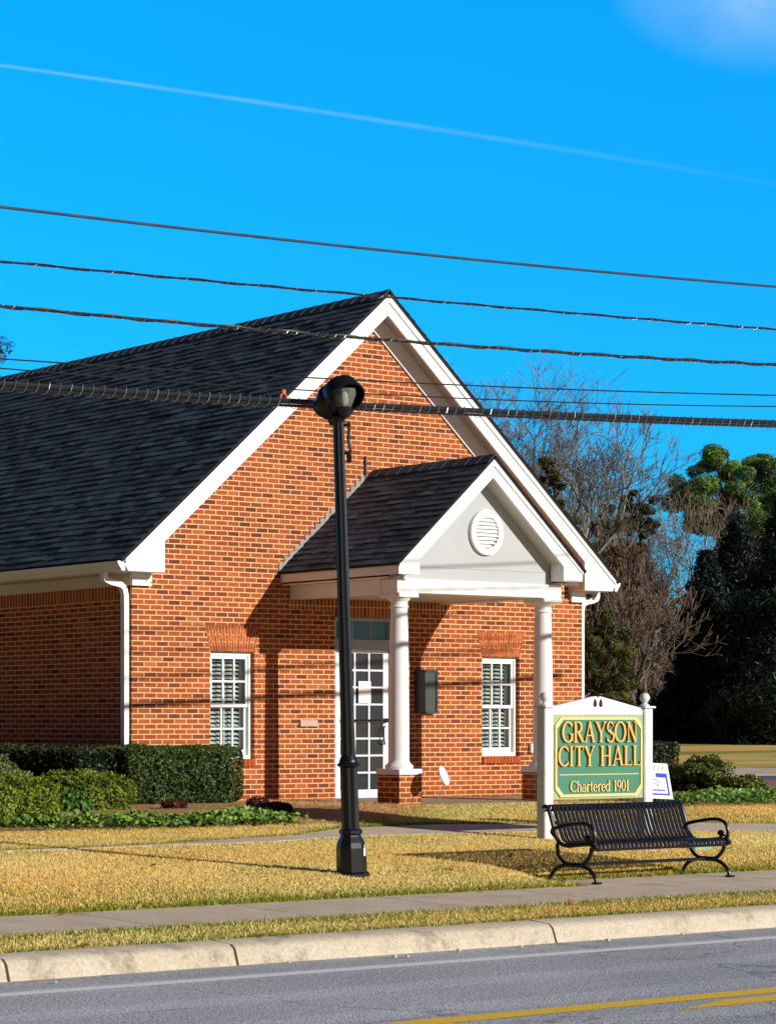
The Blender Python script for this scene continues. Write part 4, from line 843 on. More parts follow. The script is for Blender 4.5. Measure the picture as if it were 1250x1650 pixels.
# ================================================================== overhead lines
def wire_pts(a, b_, sag, ext0, ext1, n=90):
    a, b_ = Vector(a), Vector(b_); o = []
    for i in range(n + 1):
        t = -ext0 + (1 + ext0 + ext1)*i/n; p = a.lerp(b_, t); p.z += sag*4*((t - .5)**2 - .25); o.append(p)
    return o
def cable(name, label, a, b_, sag, r, m, lash=0, second=0, off=.0):
    t = thing(name, label, 'cable', tuple((Vector(a) + Vector(b_))/2)); P = wire_pts(a, b_, sag, .6, .9)
    b = MB(); b.tube(P, r, 8); b.build('strand', m, t, True)
    if second:
        b = MB(); Q = wire_pts(a, b_, sag, .6, .9, 420); tw = []
        for i, p in enumerate(Q): an = i*.55*off; tw.append(p + (Vector((0, math.sin(an)*(r + second)*.45, -math.cos(an)*(r + second)*.45)) if off else Vector((0, .004, -(r + second)))))
        b.tube(tw, second, 6); b.build('strand', M['cable'], t, True)
    if lash:
        b = MB(); Q = wire_pts(a, b_, sag, .6, .9, 1500); rr = r + (second if second and not off else 0) + .004; cz_ = -second if second and not off else 0
        b.tube([p + Vector((0, math.sin(i*.9)*rr*.8, math.cos(i*.9)*rr*1.25 + cz_)) for i, p in enumerate(Q)], lash, 4); b.build('lashing', M['wire_steel'], t)
    return t
cable('overhead_cable', 'thick bundled black cable with pale lashing, lowest of the overhead lines', (-8.039, -8.15, 3.831), (1.669, -8.15, 4.159), .03, .024, M['cable'], .0028, .014)
cable('overhead_cable', 'twisted black cable with pale wrapping, third overhead line from the top', (-8.366, -8.6, 4.351), (1.042, -8.6, 4.635), .04, .0125, M['cable'], .002, .011, 1.0)
cable('overhead_cable', 'black twisted line crossing just at the roof peak, second line from the top', (-8.366, -8.6, 4.698), (1.042, -8.6, 4.984), .015, .009, M['cable'], .0014, .008, .8)
cable('overhead_cable', 'single grey line highest of all the overhead lines in the sky', (-8.585, -8.9, 5.038), (.625, -8.9, 5.316), .035, .0125, M['cable_grey'])
cable('overhead_cable', 'thin single black line just above the thick bundled cable, upper of two thin ones', (-7.93, -8.0, 4.06), (1.878, -8.0, 4.471), .043, .0065, M['cable'])
cable('overhead_cable', 'thin single black line grazing the thick bundled cable, lower of two thin ones', (-6.299, -7.9, 4.025), (2.017, -7.9, 4.379), .049, .006, M['cable'])
tg = thing('cable_tag', 'tiny orange tag clipped on top of the thick bundled cable', 'tag', (-5.006, -8.15, 3.955))
b = MB(); b.tube([(-.035, 0, -.035), (-.03, 0, .0), (0, 0, .022), (.03, 0, .0), (.035, 0, -.035)], .009, 6); b.bbox(-.022, .022, -.012, .012, .008, .05, .005)
o = b.build('clip', M['orange'], None, True); o.parent = tg

# ================================================================== planting
def unit(v): return v/np.maximum(np.linalg.norm(v, axis=-1, keepdims=True), 1e-9)
def leaves(P, Nn, ln, wd, jitter=.8):
    """diamond leaves at points P facing roughly Nn"""
    n = len(P); d = unit(Nn + rng.normal(0, jitter, (n, 3))); t = unit(np.cross(d, rng.normal(0, 1, (n, 3)))); s = np.cross(d, t)
    l = (ln*rng.uniform(.6, 1.3, n))[:, None]; w_ = (wd*rng.uniform(.6, 1.3, n))[:, None]
    return np.stack([P - t*l/2, P + s*w_/2 + d*w_*.15, P + t*l/2, P - s*w_/2 + d*w_*.15], 1).reshape(-1, 3)
def cmix(c0, c1, t, jit=.15):
    t = np.clip(t, 0, 1)[:, None]; c = np.array(c0)*(1 - t) + np.array(c1)*t
    return np.clip(c*rng.normal(1, jit, (len(c), 1)), .002, 1)
def wob(P, f, ph): return (np.sin(P[:, 0]*f + ph) + np.sin(P[:, 1]*f*1.3 + ph*2) + np.sin(P[:, 2]*f*1.7 + ph*3) + np.sin((P[:, 0] + P[:, 2])*f*2.3 + ph))/4
def hedge(name, label, cat, x0, x1, y0, y1, z0, z1, n, c0, c1, ln=.045, rnd=.12, lump=.05, group=None, taper=0.0):
    t = thing(name, label, cat, ((x0 + x1)/2, (y0 + y1)/2, z0), 0, group)
    c = np.array([(x0 + x1)/2, (y0 + y1)/2, (z0 + z1)/2]); h = np.array([x1 - x0, y1 - y0, z1 - z0])/2
    a = np.array([h[1]*h[2], h[0]*h[2], h[0]*h[1]]); ax = rng.choice(3, n, p=a/a.sum()); sg = rng.choice([-1., 1.], n)
    P = rng.uniform(-1, 1, (n, 3)); P[np.arange(n), ax] = sg; Q = P*h
    core = np.clip(np.abs(Q) - (h - rnd), 0, None)*np.sign(Q); inn = Q - core; nn = unit(core + 1e-6*np.sign(Q)); Q = inn + nn*np.minimum(np.linalg.norm(core, axis=1), rnd)[:, None]
    if taper: Q[:, :2] *= (1 - taper*(Q[:, 2:3]/h[2] < 0)*(-Q[:, 2:3]/h[2]))
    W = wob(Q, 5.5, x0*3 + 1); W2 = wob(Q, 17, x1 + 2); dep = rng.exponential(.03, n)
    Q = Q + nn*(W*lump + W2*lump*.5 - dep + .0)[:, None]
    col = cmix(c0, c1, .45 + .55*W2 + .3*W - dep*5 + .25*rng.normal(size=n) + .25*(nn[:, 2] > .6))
    np_mesh('foliage', leaves(Q + c, nn, ln, ln*.55), 4, col, M['leaf'], t)
    b = MB(); m = .04 + lump*.5; b.cur = tuple(x*.3 for x in c0); b.bbox(x0 + m, x1 - m, y0 + m, y1 - m, z0 - .05, z1 - m, min(rnd, .2)); b.build('dark_core', M['bark'], t)  # solid dark core added inside the leaves to block the view through
    return t
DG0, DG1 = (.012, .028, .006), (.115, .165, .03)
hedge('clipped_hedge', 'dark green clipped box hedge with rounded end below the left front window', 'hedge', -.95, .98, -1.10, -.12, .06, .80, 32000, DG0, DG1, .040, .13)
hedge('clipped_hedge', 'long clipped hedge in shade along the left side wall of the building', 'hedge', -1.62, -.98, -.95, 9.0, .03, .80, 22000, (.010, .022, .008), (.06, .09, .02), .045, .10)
def bush(name, label, cx, cy, z0, rx, ry, h, n, c0, c1, ln=.05, lump=.10, power=3.6, group=None):
    t = thing(name, label, 'shrub', (cx, cy, z0), 0, group); d = unit(rng.normal(0, 1, (n, 3))); d[:, 2] = np.abs(d[:, 2])*1.0 - .1
    k = (np.abs(d[:, 0])**power + np.abs(d[:, 1])**power + np.abs(d[:, 2])**power)**(-1/power); S_ = d*k[:, None]; W = wob(S_*np.array([rx, ry, h]), 7, cx*2); W2 = wob(S_*np.array([rx, ry, h]), 19, cy)
    rad = 1 + (W*lump + W2*lump*.6)/max(rx, .2) - rng.exponential(.05, n); P = S_*rad[:, None]*np.array([rx, ry, h]) + np.array([cx, cy, z0 + .05])
    P[:, 2] = np.maximum(P[:, 2], z0 + .01)
    col = cmix(c0, c1, .5 + .6*W2 + .4*W + .25*rng.normal(size=n)); np_mesh('foliage', leaves(P, unit(S_), ln, ln*.5), 4, col, M['leaf'], t)
    b = MB(); b.cur = tuple(x*.25 for x in c0); b.lathe([(.02, h*.86), (.5*min(rx, ry), h*.8), (.78*min(rx, ry), h*.5), (.74*min(rx, ry), 0)], 14, 0, 0, 0)
    b.v = [(cx + x*rx/min(rx, ry), cy + y*ry/min(rx, ry), z0 + z) for x, y, z in b.v]; b.build('dark_core', M['bark'], t); return t  # dark solid core added so that nothing shows through the bush
YG0, YG1 = (.018, .042, .004), (.26, .34, .026)
bush('boxwood_shrub', 'large yellow green boxwood at the left edge of the bed', -4.45, -2.75, .0, .78, .75, .50, 15000, YG0, YG1, .042)
bush('boxwood_shrub', 'rounded yellow green boxwood in front of the left end of the clipped hedge', -2.22, -1.72, .02, .56, .55, .45, 11000, YG0, YG1, .042)
bush('variegated_shrub', 'pale yellow green loose shrub in front of the shaded side hedge', -2.3, .1, .02, .58, .7, .57, 9000, (.07, .09, .03), (.30, .32, .10), .05, .16)
hedge('clipped_hedge', 'dark square clipped hedge block beyond the right corner of the building', 'hedge', 9.25, 10.22, -.4, .45, .03, .80, 13000, (.012, .018, .008), (.075, .075, .03), .045, .05, .03)
bush('loose_shrub', 'low green shrub right of the dark square hedge block', 9.88, -1.0, .0, .36, .4, .42, 5500, (.015, .04, .006), (.13, .20, .025), .06, .14)
bush('loose_shrub', 'small yellow green shrub before the dark square hedge block', 9.75, -1.75, .0, .34, .3, .24, 3500, (.03, .06, .006), (.22, .28, .03), .055, .12)
bush('red_shrub', 'small dark red foliage plant in the mulch before the hedge', -1.15, -2.2, .05, .15, .10, .06, 420, (.05, .012, .010), (.15, .035, .035), .05, .05)
bush('red_shrub', 'small dark red foliage plant in the mulch right of the hedge end', .05, -2.3, .05, .12, .10, .08, 420, (.05, .012, .010), (.15, .035, .035), .05, .05)
bush('red_shrub', 'dark maroon plant at the right end of the groundcover strip', -.45, -3.1, .03, .22, .16, .10, 700, (.02, .014, .01), (.08, .05, .03), .06, .05)
for i, (x, y) in enumerate(((-3.25, -2.25), (-2.85, -2.45))):
    bush('leafy_plant', ['bright green broad leaved plant before the boxwood gap', 'bright green broad leaved plant right of the other one in the boxwood gap'][i], x, y, .03, .16, .13, .24, 300, (.05, .13, .02), (.16, .34, .06), .085, .1)

def groundcover(name, label, line, width, n, ln, c0, c1, h):
    Pl = np.array(line); seg = np.linalg.norm(np.diff(Pl, axis=0), axis=1); cum = np.concatenate([[0], np.cumsum(seg)])
    s = rng.uniform(0, cum[-1], n); x = np.interp(s, cum, Pl[:, 0]); y = np.interp(s, cum, Pl[:, 1]); off = rng.normal(0, width/2.6, n); y = y + off
    cl = .5 + .5*np.sin(x*6.1)*np.sin(x*2.3 + y*5) ; z = gz(x, y) + .02 + rng.uniform(0, 1, n)*h*(.45 + .55*cl)
    P = np.stack([x, y, z], 1); nn = np.stack([rng.normal(0, .5, n), rng.normal(-.5, .5, n), np.ones(n)], 1)
    o = np_mesh(name, leaves(P, unit(nn), ln, ln*.6, .5), 4, cmix(c0, c1, (z - gz(x, y))/h*.9 + .3*rng.normal(size=n)), M['leaf']); tag(o, label, 'ground cover', kind='stuff'); return o
groundcover('ground_cover', 'strip of low bright green leaves edging the left mulch bed', [(-9, -3.25), (-4.6, -3.35), (-3, -3.72), (-1.9, -3.80), (-.9, -3.72)], .50, 7500, .07, (.02, .06, .008), (.24, .42, .06), .15)
groundcover('ground_cover', 'strip of low glossy green leaves edging the right bed before the brick paving', [(6.5, -2.7), (8.2, -2.9), (10, -2.6), (14, -1.6), (20, .8)], .75, 8500, .075, (.015, .07, .006), (.26, .46, .08), .17)

# ---- grass blades: real geometry, dense enough to catch the low sun
def blades(name, x0, x1, y0f, y1f, n, h, label, edge=None, green=.0, straw=None):
    x = rng.uniform(x0, x1, n); u = rng.uniform(0, 1, n); ya, yb = y0f(x), y1f(x); y = ya + (yb - ya)*u; ok = yb > ya; x, y, ya, yb = x[ok], y[ok], ya[ok], yb[ok]; n = len(x)
    z = gz(x, y); a = rng.uniform(0, PI, n); wd = rng.uniform(.0035, .0065, n)*(1 + .0*n); hh = h*.62*rng.uniform(.4, 1.3, n)*(1 + .8*(rng.uniform(0, 1, n) < .02))
    pat = .5 + .5*np.sin(x*1.9 + 2*np.sin(y*1.3))*np.sin(y*2.7 + 1.5*np.sin(x*.8)) 
    ed = np.exp(-(y - ya)/.13)*edge[0] + np.exp(-(yb - y)/.13)*edge[1] if edge else np.zeros(n)
    hh = hh*(1 + 1.1*np.clip(ed, 0, 1)); lean = rng.normal(0, .36, (n, 2))
    B = np.stack([x, y, z - .004], 1); dx = np.stack([np.cos(a)*wd, np.sin(a)*wd, np.zeros(n)], 1); T_ = B + np.stack([lean[:, 0]*hh, lean[:, 1]*hh, hh], 1)
    V = np.stack([B - dx, B + dx, T_], 1).reshape(-1, 3)
    pl = .5 + .25*np.sin(x*.7 + 1.7*np.sin(y*.9)) + .25*np.sin(y*1.7 + 2.1*np.sin(x*.53 + 1)); tan = cmix((.95, .60, .18), (1., .83, .36), .15 + .7*pl + rng.normal(0, .35, n), .1); tan = tan if straw is None else cmix(straw[0], straw[1], rng.uniform(0, 1, n), .2); gr = cmix((.14, .19, .015), (.36, .40, .04), rng.uniform(0, 1, n), .15)
    g = (rng.uniform(0, 1, n) < np.clip(green + .14*(pat > .72) + ed*1.0, 0, .95))[:, None]; col = np.where(g, gr, tan)
    o = np_mesh(name, V, 3, col, M['grass']); tag(o, label, 'grass', kind='stuff'); return o
fA = lambda pts: (lambda x, p=np.array(pts): np.interp(x, p[:, 0], p[:, 1]))
C_ = lambda v: (lambda x: np.full(len(x), v))
padf = lambda x: np.where(x > -2.5 + (0), -8.79, -9.27)
blades('lawn_grass', -13, 7, padf, lambda x: fA(pathA)(x) - .02, 420000, .035, 'straw coloured lawn between pavement and garden path', (1.0, .25), .03)
blades('lawn_grass', -14, 4, C_(-11.20), C_(-10.33), 110000, .035, 'narrow straw and green grass strip between pavement and kerb', (.55, .8), .22)
blades('lawn_grass', -11, -.6, lambda x: fA(pathB)(x) + .02, lambda x: -3.95 - .04*(x + 5), 100000, .035, 'straw coloured grass wedge between garden path and left bed', (.7, .2), .05)
blades('lawn_grass', -.8, 6.4, lambda x: fA(pathB)(x) + .02, lambda x: np.where(x < 2.6, -4.15 + .62*x, -2.15), 100000, .04, 'yellow green grass in front of the porch', (.6, .3), .30)
blades('lawn_grass', 6.0, 14, lambda x: fA(pathB)(x) + .02, C_(-3.3), 80000, .035, 'straw coloured grass between garden path and right bed', (.8, .2), .05)

blades('pine_straw', -4, 2.6, lambda x: np.where(x < 0, -3.6 - .12*(x + 5), -4.2 + .62*x), C_(-.05), 70000, .075, 'loose orange brown pine straw on the left mulch bed', None, -.2, ((.34, .17, .06), (1., .66, .30)))
# fallen leaves on path and grass
lf = MB(); lf.cur = (.50, .24, .07); q = [(-.05, 0, .004), (-.03, .022, .012), (0, .034, .004), (.035, .02, .014), (.06, 0, .006), (.035, -.022, .014), (0, -.034, .005), (-.03, -.02, .012)]
lf.face(q); leaf0 = None
sp_ = [(-8.45, -9.48), (-3.35, -9.35), (-3.9, -9.38), (-1.6, -8.9), (-1.15, -8.87), (-2.05, -8.93), (-8.1, -11.25), (-5.2, -11.2), (-9.6, -11.21), (-4.1, -10.45), (-6.0, -7.6), (-1.9, -7.9), (-3.4, -8.6), (1.2, -8.6), (-8.6, -5.9), (-.6, -8.9)]
for i, (x, y) in enumerate(sp_):
    if leaf0 is None: o = leaf0 = lf.build('fallen_leaf', M['leaf'])
    else: o = leaf0.copy(); COL.objects.link(o)
    o.location = (x, y, G(x, y) + (.032 if not (-10.4 < y < -9.28 or y < -11) else .02)); o.rotation_euler = (random.uniform(-.5, .5), random.uniform(-.5, .5), random.uniform(0, 6)); o.scale = [random.uniform(.7, 1.1)]*3
    tag(o, 'dry brown leaf lying on the ground near pavement or lawn', 'leaf', 'fallen leaves on lawn and pavement')
pb = MB(); pb.lathe([(.004, 0), (.016, .006), (.018, .014), (.010, .022), (.002, .024)], 8); peb0 = None
for i, (x, y) in enumerate(((-8.15, -11.56), (-7.3, -11.68), (-7.2, -11.7), (-6.6, -11.6), (-10.2, -11.7), (-2.2, -11.6), (-4.2, -11.57), (-5.1, -11.63), (-6.0, -11.62))):
    if peb0 is None: o = peb0 = pb.build('pebble', plain('pale stone', (.62, .60, .56), .9, .1, 8), None, True)
    else: o = peb0.copy(); COL.objects.link(o)
    o.location = (x, y, ZR + .003); o.rotation_euler = (0, 0, i); o.scale = [random.uniform(.6, 1.1)]*3; tag(o, 'small white pebble on the asphalt', 'pebble', 'white pebbles on the road')

# ================================================================== trees
def segs_mesh(name, segs, sides, cols, parent):
    A = np.array([s[0] for s in segs]); B = np.array([s[1] for s in segs]); ra = np.array([s[2] for s in segs])[:, None]; rb = np.array([s[3] for s in segs])[:, None]
    d = unit(B - A); ref = np.where(np.abs(d[:, 2:3]) < .9, np.array([[0, 0, 1.]]), np.array([[1., 0, 0]])); u = unit(np.cross(d, ref)); v = np.cross(d, u); Q = []
    for k in range(sides):
        a0, a1 = 2*PI*k/sides, 2*PI*(k+1)/sides; e0 = u*math.cos(a0) + v*math.sin(a0); e1 = u*math.cos(a1) + v*math.sin(a1)
        Q.append(np.stack([A + e0*ra, A + e1*ra, B + e1*rb, B + e0*rb], 1))
    V = np.concatenate(Q, 0).reshape(-1, 3); c = np.concatenate([cols]*sides, 0); return np_mesh(name, V, 4, c, M['bark'], parent)
def bare_tree(label, px, dist, top_px, lean=0, spread=.55, seed=1, r0=.16, levels=6, c0=(.10, .075, .06), c1=(.26, .20, .16), name='bare_tree', base_z=None, gnarl=.12, wr=.40):
    c0 = tuple(v*1.15 for v in c0); c1 = tuple(v*1.15 for v in c1)
    rnd = random.Random(seed); x, y, _ = spot(px, dist); z0 = G(x, y) - .1 if base_z is None else base_z; H = (1162 - top_px)/3600*dist + CZ - z0
    t = thing(name, label, 'tree', (x, y, z0)); segs = []; lead = H*.30
    def grow(p, d, ln, r, lv):
        n = 3 if lv < 2 else 2; q = p
        for i in range(n):
            d2 = (d + Vector((rnd.gauss(0, gnarl), rnd.gauss(0, gnarl), rnd.gauss(0, gnarl*.6) + .05))).normalized(); nx = q + d2*ln/n; ra = r*(1 - .35*i/n); rb = r*(1 - .35*(i+1)/n)
            segs.append((tuple(q), tuple(nx), ra, rb, lv)); q = nx; d = d2
            if lv >= 1 and lv < levels and rnd.random() < .5: side(q, d, ln*rnd.uniform(.5, .75), rb*.55, lv + 1)
        if lv < levels:
            for _ in range(rnd.choice((2, 2, 3))): side(q, d, ln*rnd.uniform(.62, .86), r*.62, lv + 1)
    def side(q, d, ln, r, lv):
        ax = Vector((rnd.gauss(0, 1), rnd.gauss(0, 1), rnd.gauss(0, 1))).cross(d)
        if ax.length < .01: ax = Vector((1, 0, 0))
        grow(q, (d + ax.normalized()*rnd.uniform(.3, spread*1.7) + Vector((0, 0, .08))).normalized(), ln, max(r, .010), lv)
    grow(Vector((x, y, z0)), Vector((RGT.x*lean, RGT.y*lean, 1)).normalized(), lead, r0, 0)
    zm = max(s[1][2] for s in segs); k = H/(zm - z0)
    hr = sorted(math.hypot(s[1][0] - x - lean*RGT.x*(s[1][2] - z0), s[1][1] - y - lean*RGT.y*(s[1][2] - z0)) for s in segs)[int(len(segs)*.97)]*k; kh = k*min(1, wr*H/hr); KS = Vector((kh, kh, k))
    o3 = Vector((x, y, z0)); segs = [(tuple(o3 + (Vector(a) - o3)*KS), tuple(o3 + (Vector(b_) - o3)*KS), ra, rb, lv) for a, b_, ra, rb, lv in segs]
    for nm, sel, sd in (('trunk', [s for s in segs if s[4] <= 1], 7), ('crown', [s for s in segs if s[4] > 1], 3)):
        cols = cmix(c0, c1, rng.uniform(0, 1, len(sel)), .12); segs_mesh(nm, sel, sd, cols, t)
    return t
def leafy_tree(name, label, px, dist, top_px, base_px, rad, kind, n, c0, c1, ln=.3, seed=1, trunk=True, lean=0):
    g = np.random.default_rng(seed); x, y, _ = spot(px, dist); z0 = G(x, y) - .1; zt = (1162 - top_px)/3600*dist + CZ; zb = max(z0, (1162 - base_px)/3600*dist + CZ); H = zt - zb
    t = thing(name, label, 'tree', (x, y, z0)); segs = [((x, y, z0), (x + .1, y, zb + H*.4), rad*.06 + .08, rad*.045 + .05), ((x + .1, y, zb + H*.4), (x, y, zb + H*.92), rad*.045 + .05, .03)]
    cl = []
    if kind == 'cone':
        m = 240
        for i in range(m):
            f = (i + g.random())/m; z = zb + H*f*.97; rr = rad*(1 - f)**.92*(.62 + .62*g.random()) + .12; a = i*2.399 + g.normal(0, .3); cl.append(((x + rr*.8*math.cos(a), y + rr*.8*math.sin(a), z - rr*.12), (.10*rad + .20*rr)*g.uniform(.7, 1.2), rr)); segs.append(((x, y, z), cl[-1][0], .04, .012))
    elif kind == 'round':
        m = 64
        for i in range(m):
            d = g.normal(0, 1, 3); d /= np.linalg.norm(d); q = g.uniform(.45, 1)**.5; c = np.array([x + d[0]*rad*q, y + d[1]*rad*q, zb + H/2 + d[2]*H/2*q*.9]); cl.append((tuple(c), rad*g.uniform(.11, .25), 1)); segs.append(((x + g.normal(0, .1), y, zb + H*.35), tuple(c), .05, .015))
    else:           # open, wispy column
        m = 60
        for i in range(m):
            f = g.random(); a = g.uniform(0, 2*PI); rr = rad*(.25 + .75*g.random())*(1 - .5*f); c = (x + rr*math.cos(a), y + rr*math.sin(a), zb + H*f); cl.append((c, rad*g.uniform(.12, .25), 1)); segs.append(((x, y, c[2] - .4), c, .035, .01))
    w_ = np.array([c[1]**2 for c in cl]); idx = g.choice(len(cl), n, p=w_/w_.sum()); C = np.array([c[0] for c in cl]); Rr = np.array([c[1] for c in cl]); d = g.normal(0, 1, (n, 3)); d = d/np.linalg.norm(d, axis=1, keepdims=True)
    P = C[idx] + d*(Rr[idx]*g.uniform(.3, 1.1, n)**.6)[:, None]*np.array([1, 1, .75]); P[:, 2] = np.maximum(P[:, 2], z0 + .05); out = unit(P - np.array([x, y, zb + H*.35])); nn = unit(d*.7 + out*.6)
    tone = g.normal(0, .35, len(cl))[idx]; np_mesh('crown', leaves(P, nn, ln, ln*(.20 if kind != 'round' else .17), .7), 4, cmix(c0, c1, .45 + tone + .25*d[:, 2] + .15*g.normal(size=n)), M['leaf'], t)
    if trunk: segs_mesh('trunk', segs, 6, cmix((.05, .035, .025), (.12, .09, .07), g.uniform(0, 1, len(segs))), t)
    return t
K0, K1 = (.004, .009, .007), (.022, .040, .028)
leafy_tree('cypress_tree', 'very dark tall conifer at the right edge of the photo', 1266, 86, 785, 1215, 3.4, 'cone', 62000, K0, K1, .27, 11)
leafy_tree('cypress_tree', 'very dark conifer second from the right edge with ragged left outline', 1188, 92, 822, 1215, 3.0, 'cone', 60000, K0, K1, .27, 12)
leafy_tree('cypress_tree', 'dark conifer in the middle of the black row below the pine', 1138, 90, 880, 1215, 2.2, 'cone', 52000, K0, K1, .27, 13)
leafy_tree('cypress_tree', 'low dark conifer at the left end of the black conifer row', 1112, 93, 960, 1215, 1.45, 'cone', 32000, K0, K1, .32, 14)
leafy_tree('cypress_tree', 'very dark conifer just past the frame behind the right end of the row', 1345, 92, 760, 1215, 3.6, 'cone', 40000, K0, K1, .36, 15)
leafy_tree('pine_tree', 'tall sunlit green pine with rounded crown rising behind the black conifers', 1172, 112, 714, 880, 2.9, 'round', 46000, (.015, .05, .012), (.21, .37, .07), .27, 21)
leafy_tree('pine_tree', 'green pine at the right frame edge behind the black conifers', 1262, 116, 752, 900, 2.2, 'round', 24000, (.012, .04, .012), (.17, .30, .06), .27, 22)
leafy_tree('juniper_tree', 'olive green dense evergreen just past the right corner of the building', 958, 62, 975, 1190, 1.05, 'round', 22000, (.018, .028, .005), (.14, .15, .02), .14, 31)
leafy_tree('juniper_tree', 'olive green low evergreen left of the far grey house', 985, 70, 1040, 1200, .75, 'round', 14000, (.015, .025, .005), (.11, .12, .018), .14, 32)
leafy_tree('cedar_tree', 'thin dark green cedar among the bare trees', 1030, 96, 778, 1010, 1.15, 'open', 10000, (.012, .022, .010), (.07, .09, .03), .26, 33)
leafy_tree('cedar_tree', 'dark olive cedar showing behind the right roof slope', 893, 88, 742, 1010, 1.25, 'open', 10000, (.04, .04, .012), (.17, .15, .04), .24, 34)
leafy_tree('cedar_tree', 'greyish cedar with sparse needles right of the roof corner', 985, 92, 812, 1060, 1.3, 'open', 8500, (.02, .028, .02), (.10, .10, .06), .24, 35)
GR0, GR1 = (.09, .082, .074), (.22, .20, .175)
bare_tree('tall grey leafless tree rising behind the upper right roof slope', 770, 98, 552, .12, .55, 3, .20, 7, (.09, .09, .092), (.22, .212, .205))
bare_tree('fine grey leafless tree farthest left behind the roof slope', 728, 104, 566, .10, .55, 7, .16, 7, (.09, .09, .092), (.22, .212, .205))
bare_tree('grey leafless tree with arching limbs right of the roof slope', 880, 88, 645, .15, .60, 5, .19, 7, GR0, GR1)
bare_tree('brown leafless tree with a forked crown against open sky', 960, 96, 650, .02, .60, 9, .17, 6, GR0, GR1)
bare_tree('broad grey leafless tree filling the gap between cedar and black conifers', 1040, 112, 772, .03, .6, 91, .14, 7, GR0, GR1, wr=.34)
bare_tree('slender leafless tree left of the green pine', 1050, 104, 735, .05, .5, 13, .12, 5, (.11, .09, .075), (.26, .22, .18))
bare_tree('reddish leafless tree left of the green pine above the black conifers', 1088, 106, 775, .05, .6, 17, .13, 6, (.12, .09, .07), (.27, .21, .165))
bare_tree('dark multi limbed leafless tree before the far grey house', 1000, 82, 860, -.02, .5, 23, .14, 7, (.05, .035, .035), (.17, .12, .10), wr=.22)
bare_tree('pale trunked leafless tree between olive evergreen and dark conifers', 1022, 84, 900, .02, .4, 29, .09, 6, (.10, .08, .055), (.28, .22, .16), wr=.2)
bare_tree('small leafless tree right beside the building corner', 962, 76, 872, .05, .6, 31, .10, 6, (.10, .075, .06), (.26, .2, .15))
bare_tree('brown leafless tree half hidden behind the roof eave', 925, 94, 770, .05, .65, 37, .13, 6, (.14, .1, .08), (.32, .24, .18))
bare_tree('thin leafless sapling before the black conifers', 1040, 82, 960, .0, .4, 41, .05, 6, (.10, .08, .06), (.22, .18, .14), wr=.16)
bare_tree('thin leafless sapling right of the small leafless tree', 1000, 74, 930, .1, .5, 43, .07, 6, (.08, .06, .05), (.22, .17, .13))
leafy_tree('pine_tree', 'pine with only a branch tip showing at the left frame edge', -75, 46, 470, 760, 1.25, 'round', 5500, (.03, .05, .02), (.20, .24, .11), .15, 51)
for i, (px, d, tp) in enumerate(((945, 84, 985), (1005, 88, 1010), (1045, 92, 1000), (1082, 100, 1040), (1120, 112, 1080))):
    bare_tree(['tangled bare thicket bush close to the building corner', 'tangled bare thicket bush left of the grey house', 'tangled bare thicket bush right of the grey house', 'tangled bare thicket bush under the left black conifer', 'tangled bare thicket bush behind the black conifers'][i], px, d, tp, 0, .9, 60 + i, .07, 6, (.12, .085, .07), (.30, .22, .17), 'bare_bush', gnarl=.25)
leafy_tree('oak_tree', 'rusty brown tree still holding dry leaves between bare trunks', 1010, 90, 880, 1120, 1.3, 'open', 5200, (.07, .035, .018), (.28, .15, .07), .22, 71)
leafy_tree('oak_tree', 'dull brown tree with dry leaves just right of the roof corner', 962, 84, 900, 1100, 1.0, 'open', 4200, (.06, .04, .02), (.22, .15, .08), .2, 72)
# hazy far wood that closes the horizon
def far_wood():
    n = 80000; a = rng.uniform(-.1, .6, n); d = rng.uniform(170, 215, n); h = np.abs(rng.normal(0, 1, n)); top = 12.5 + 1.8*np.sin(a*31) + 1.6*np.sin(a*83 + 1) + 1.2*np.sin(a*210); z = rng.uniform(0, 1, n)**1.15*top + .2
    x = CX + FWD.x*d + RGT.x*a*d; y = CY + FWD.y*d + RGT.y*a*d; P = np.stack([x, y, z], 1); nn = np.tile(np.array([-.5, -.8, .3]), (n, 1))
    o = np_mesh('far_wood', leaves(P, nn, 1.0, .34, .8), 4, cmix((.035, .032, .032), (.125, .11, .098), rng.uniform(0, 1, n)), M['leaf']); tag(o, 'distant brown woodland closing the horizon behind the trees', 'wood', kind='stuff')
far_wood()
# small grey house glimpsed through the trees
hx, hy, _ = spot(1026, 100); hz = G(hx, hy); house = thing('grey_house', 'small grey gabled house glimpsed between bare trees and black conifers', 'house', (hx, hy, hz), R(-29.7))
b = MB(); b.prism([(-2.3, -.2), (2.3, -.2), (2.3, 1.9), (0, 3.6), (-2.3, 1.9)], 0, 7, 1); o = b.build('wall', M['house_wall']); o.parent = house
b = MB(); b.prism([(-2.7, 1.75), (0, 3.75), (2.7, 1.75), (2.7, 1.93), (0, 3.95), (-2.7, 1.93)], -.3, 7.3, 1); o = b.build('roof', M['house_roof']); o.parent = house
b = MB(); b.box(-.5, .5, -.04, -.002, .8, 2.0); o = b.build('window', M['blind']); o.parent = house
b = MB(); b.box(-.42, .42, -.05, -.041, .88, 1.92); o = b.build('pane', M['transom_glass']); o.parent = bpy.data.objects[[q.name for q in house.children if q.name.startswith('window')][0]]

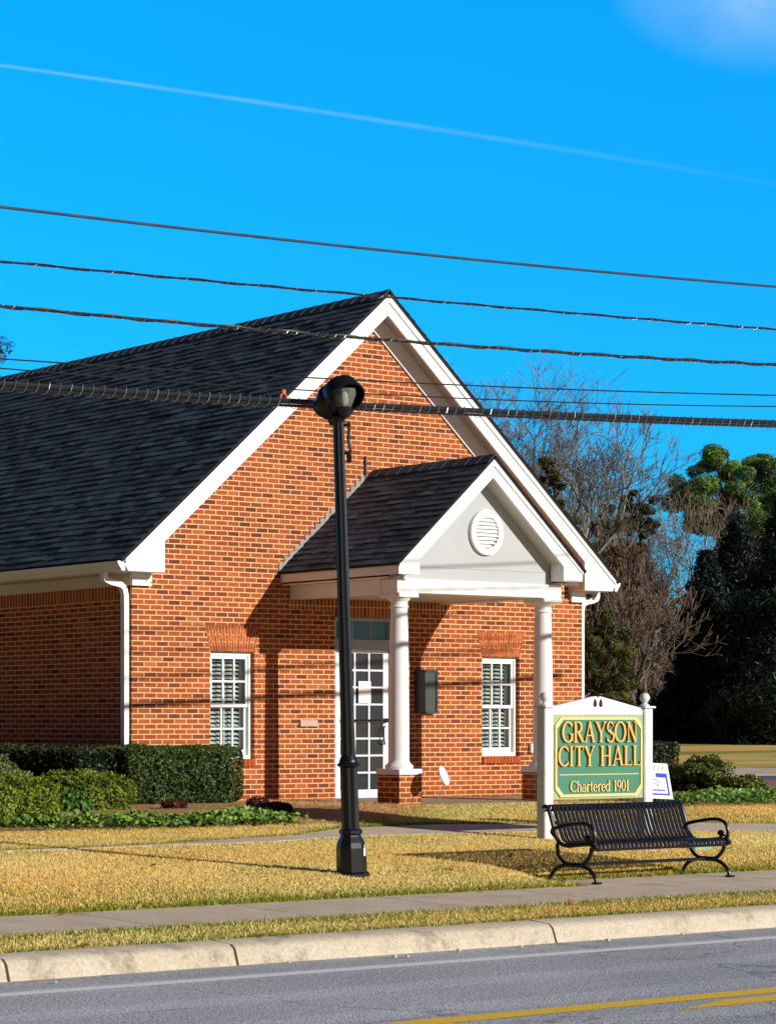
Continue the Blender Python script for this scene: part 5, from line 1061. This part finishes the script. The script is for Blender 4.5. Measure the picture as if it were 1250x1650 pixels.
# ================================================================== contrail and cloud, high up where they hang
def sky_sheet(name, label, cat, rows, colr, fac, dens):
    b = MB(); 
    V = [p for r in rows for p in r]; k = len(rows[0]); b.raw(V, [(i*k + j, i*k + j + 1, (i+1)*k + j + 1, (i+1)*k + j) for i in range(len(rows)-1) for j in range(k-1)])
    m, n, l, p = mat(name); a = n.new('ShaderNodeAttribute'); a.attribute_name = 'dens'; o = objco(n); nz = noise(n, l, fac, 5, .6, o)
    r = ramp(n, [(.25, (.25, .25, .25)), (.75, (1, 1, 1))]); l.new(nz.outputs[0], r.inputs[0]); mu = node(n, 'ShaderNodeMath', operation='MULTIPLY'); l.new(r.outputs[0], mu.inputs[0]); l.new(a.outputs['Fac'], mu.inputs[1])
    e = n.new('ShaderNodeEmission'); e.inputs[0].default_value = (*colr, 1); t = n.new('ShaderNodeBsdfTransparent'); ms = n.new('ShaderNodeMixShader'); l.new(mu.outputs[0], ms.inputs[0]); l.new(t.outputs[0], ms.inputs[1]); l.new(e.outputs[0], ms.inputs[2]); l.new(ms.outputs[0], n['Material Output'].inputs[0])
    ob = b.build(name, m); at = ob.data.attributes.new('dens', 'FLOAT', 'POINT'); at.data.foreach_set('value', np.array(dens, dtype=np.float32)); ob.visible_shadow = True
    return tag(ob, label, cat)
def skyp(px, py, d): x, y, _ = spot(px, d); return Vector((x, y, CZ + (1162 - py)/3600*d))
rows, dens = [], []
for i in range(81):
    t = i/80; px = -500 + 2300*t; py = 105 + (px)*.138 + .0000125*px*px; wv = 1.7 + 1.9*max(0, min(1, (px + 100)/1500)); d = 3000 + 900*t
    rows.append([skyp(px, py + q*wv, d) for q in (-2, -1, 0, 1, 2.2)]); f = .5*max(.06, 1 - max(0, px)/1250)
    dens += [0, f*.55, f, f*.5, 0]
sky_sheet('contrail', 'thin white aircraft contrail crossing the upper sky', 'contrail', rows, (.55, .85, 1.0), .004, dens)
rows, dens = [], []
for i in range(31):
    row = []
    for j in range(41):
        u, v = j/40, i/30; px = 940 + 640*u; py = -260 + 400*v; row.append(skyp(px, py, 2600)); r_ = math.hypot((px - 1230)/260, (py + 30)/150); dens.append(max(0, 1 - r_)**1.1*.85)
    rows.append(row)
sky_sheet('cloud', 'soft pale lilac cloud wisp in the upper right corner of the sky', 'cloud', rows, (.50, .76, 1.0), .006, dens)
